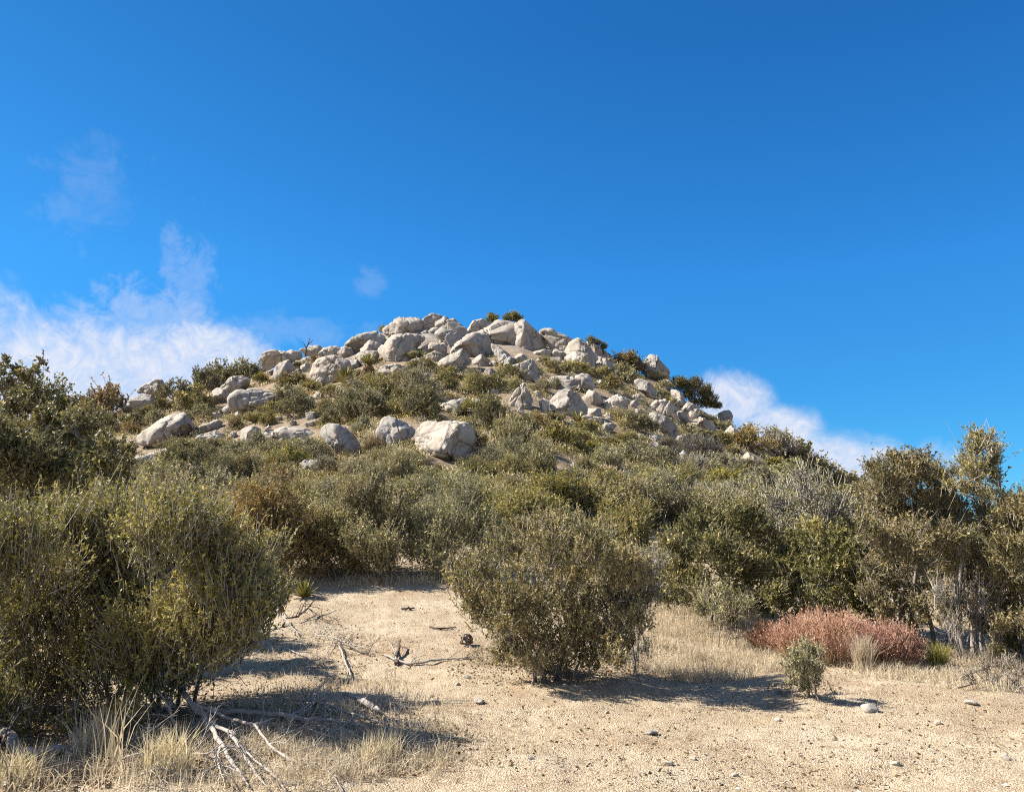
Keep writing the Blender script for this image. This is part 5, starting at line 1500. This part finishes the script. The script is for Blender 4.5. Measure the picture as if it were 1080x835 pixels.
def gravel():
    rg = np.random.default_rng(4)
    n = 8500
    px, py = rg.uniform(-20, 1100, n), 640 + 215 * rg.random(n) ** 0.75
    G = hit(px, py)
    d = np.hypot(G[:, 0], G[:, 1])
    s = rg.lognormal(-5.3, 0.55, n)
    s = np.clip(s, 0.002, 0.022)
    U = np.array([[1, 0, 0], [-1, 0, 0], [0, 1, 0], [0, -1, 0], [0, 0, 1], [0, 0, -1]], float)
    T = np.array([[0, 2, 4], [2, 1, 4], [1, 3, 4], [3, 0, 4], [2, 0, 5], [1, 2, 5], [3, 1, 5], [0, 3, 5]])
    a = rg.uniform(0, 6.28, n)
    V = U[None] * (1 + rg.uniform(-0.35, 0.35, (n, 6, 1))) * s[:, None, None] * np.array([1.1, 0.9, 0.65])
    c, sn = np.cos(a)[:, None], np.sin(a)[:, None]
    V = np.stack([V[..., 0] * c - V[..., 1] * sn, V[..., 0] * sn + V[..., 1] * c, V[..., 2]], -1)
    V = (V + G[:, None]).reshape(-1, 3)
    Fc = (np.arange(n)[:, None, None] * 6 + T[None]).reshape(-1, 3)
    o = link('gravel', mesh_np('gravel', [(V, Fc, 0, None)], [M['pebble']]))
    tag(o, 'fine gravel strewn over the sandy clearing', 'gravel', None, 'stuff')


gravel()


def scatter(zones, seed):
    rg = np.random.default_rng(seed)
    P, H = [], []
    for cx, cy, rx, ry, n, h in zones:
        a, q = rg.uniform(0, 2 * math.pi, n), np.sqrt(rg.random(n))
        px, py = cx + rx * q * np.cos(a), cy + ry * q * np.sin(a)
        ok = py > 560
        G = hit(px[ok], py[ok])
        keep = vnoise(G * np.array([2.2, 2.2, 0]) + 3, 21) + 0.6 * vnoise(G * np.array([6, 6, 0]), 22) > rg.uniform(-0.9, 0.6, len(G))
        G = G[keep]
        P.append(G)
        H.append(np.full(len(G), h) * rg.uniform(0.35, 1.15, len(G)))
    return np.concatenate(P), np.concatenate(H), rg


ZONES = [(260, 806, 220, 36, 7000, 0.15), (360, 770, 120, 60, 4500, 0.15), (60, 824, 120, 22, 900, 0.2), (330, 720, 90, 45, 2600, 0.13), (420, 612, 110, 10, 4200, 0.24), (350, 614, 60, 10, 2200, 0.18),
         (725, 680, 110, 32, 11000, 0.19), (770, 648, 80, 16, 4200, 0.22), (705, 645, 40, 30, 3000, 0.2), (760, 705, 70, 12, 2500, 0.2), (520, 700, 50, 14, 900, 0.1), (980, 695, 100, 25, 6000, 0.17), (830, 690, 60, 14, 2600, 0.16), (1040, 715, 60, 18, 1600, 0.14), (900, 705, 90, 14, 2000, 0.12),
         (400, 650, 100, 40, 2200, 0.06), (760, 720, 330, 30, 4200, 0.045), (760, 790, 340, 55, 5200, 0.035), (480, 790, 120, 50, 2600, 0.06), (850, 640, 60, 10, 600, 0.2), (580, 490, 60, 16, 0, 0.1)]
P, H, rg = scatter(ZONES, 31)
o = link('dry_grass', mesh_np('dry_grass', blades(P, H, rg, 0.0068, 0.85, 0.9), [M['straw']]))
tag(o, 'bleached dry grass growing in patches round the clearing', 'grass', None, 'stuff')

# bits of straw lying flat on the sand, and leaf litter under the shrubs
rg = np.random.default_rng(8)
n = 15000
px, py = rg.uniform(-20, 1100, n), 612 + 240 * rg.random(n) ** 0.8
G = hit(px, py)
G[:, 2] += rg.uniform(0.002, 0.012, n)
a = rg.uniform(0, 6.28, n)
d = np.stack([np.cos(a), np.sin(a), rg.normal(0.02, 0.12, n)], -1)
V, Q = leaf_quads(G, d, 0.05, rg, 0.06, 0.05)
o = link('straw_litter', mesh_np('straw_litter', [(V, Q, 0, rg.random(n))], [M['straw']]))
tag(o, 'short broken straw littering the sand', 'straw litter', None, 'stuff')

LIT = [(160, 760, 190, 60, 9000), (60, 790, 110, 50, 4000), (590, 698, 100, 18, 3500), (300, 607, 70, 10, 1500), (430, 603, 90, 9, 1800), (780, 640, 90, 14, 2200), (900, 655, 80, 14, 1500), (1020, 692, 60, 16, 2500), (650, 690, 80, 20, 1500), (330, 690, 60, 40, 1600), (390, 780, 110, 40, 2500), (870, 700, 80, 12, 900), (760, 765, 340, 70, 2600), (440, 670, 130, 50, 1300), (848, 728, 40, 8, 500), (560, 712, 90, 14, 1500)]
PP = []
for cx, cy, rx, ry, k in LIT:
    a, q = rg.uniform(0, 6.28, k), np.sqrt(rg.random(k))
    PP.append(hit(cx + rx * q * np.cos(a), np.maximum(cy + ry * q * np.sin(a), 585)))
G = np.concatenate(PP)
G[:, 2] += rg.uniform(0.002, 0.02, len(G))
a = rg.uniform(0, 6.28, len(G))
V, Q = leaf_quads(G, np.stack([np.cos(a), np.sin(a), rg.normal(0.1, 0.2, len(G))], -1), 0.03, rg, 0.5, 0.3)
o = link('leaf_litter', mesh_np('leaf_litter', [(V, Q, 0, rg.random(len(G)))], [M['litter']]))
tag(o, 'brown leaf litter and twig bits under the shrubs', 'leaf litter', None, 'stuff')
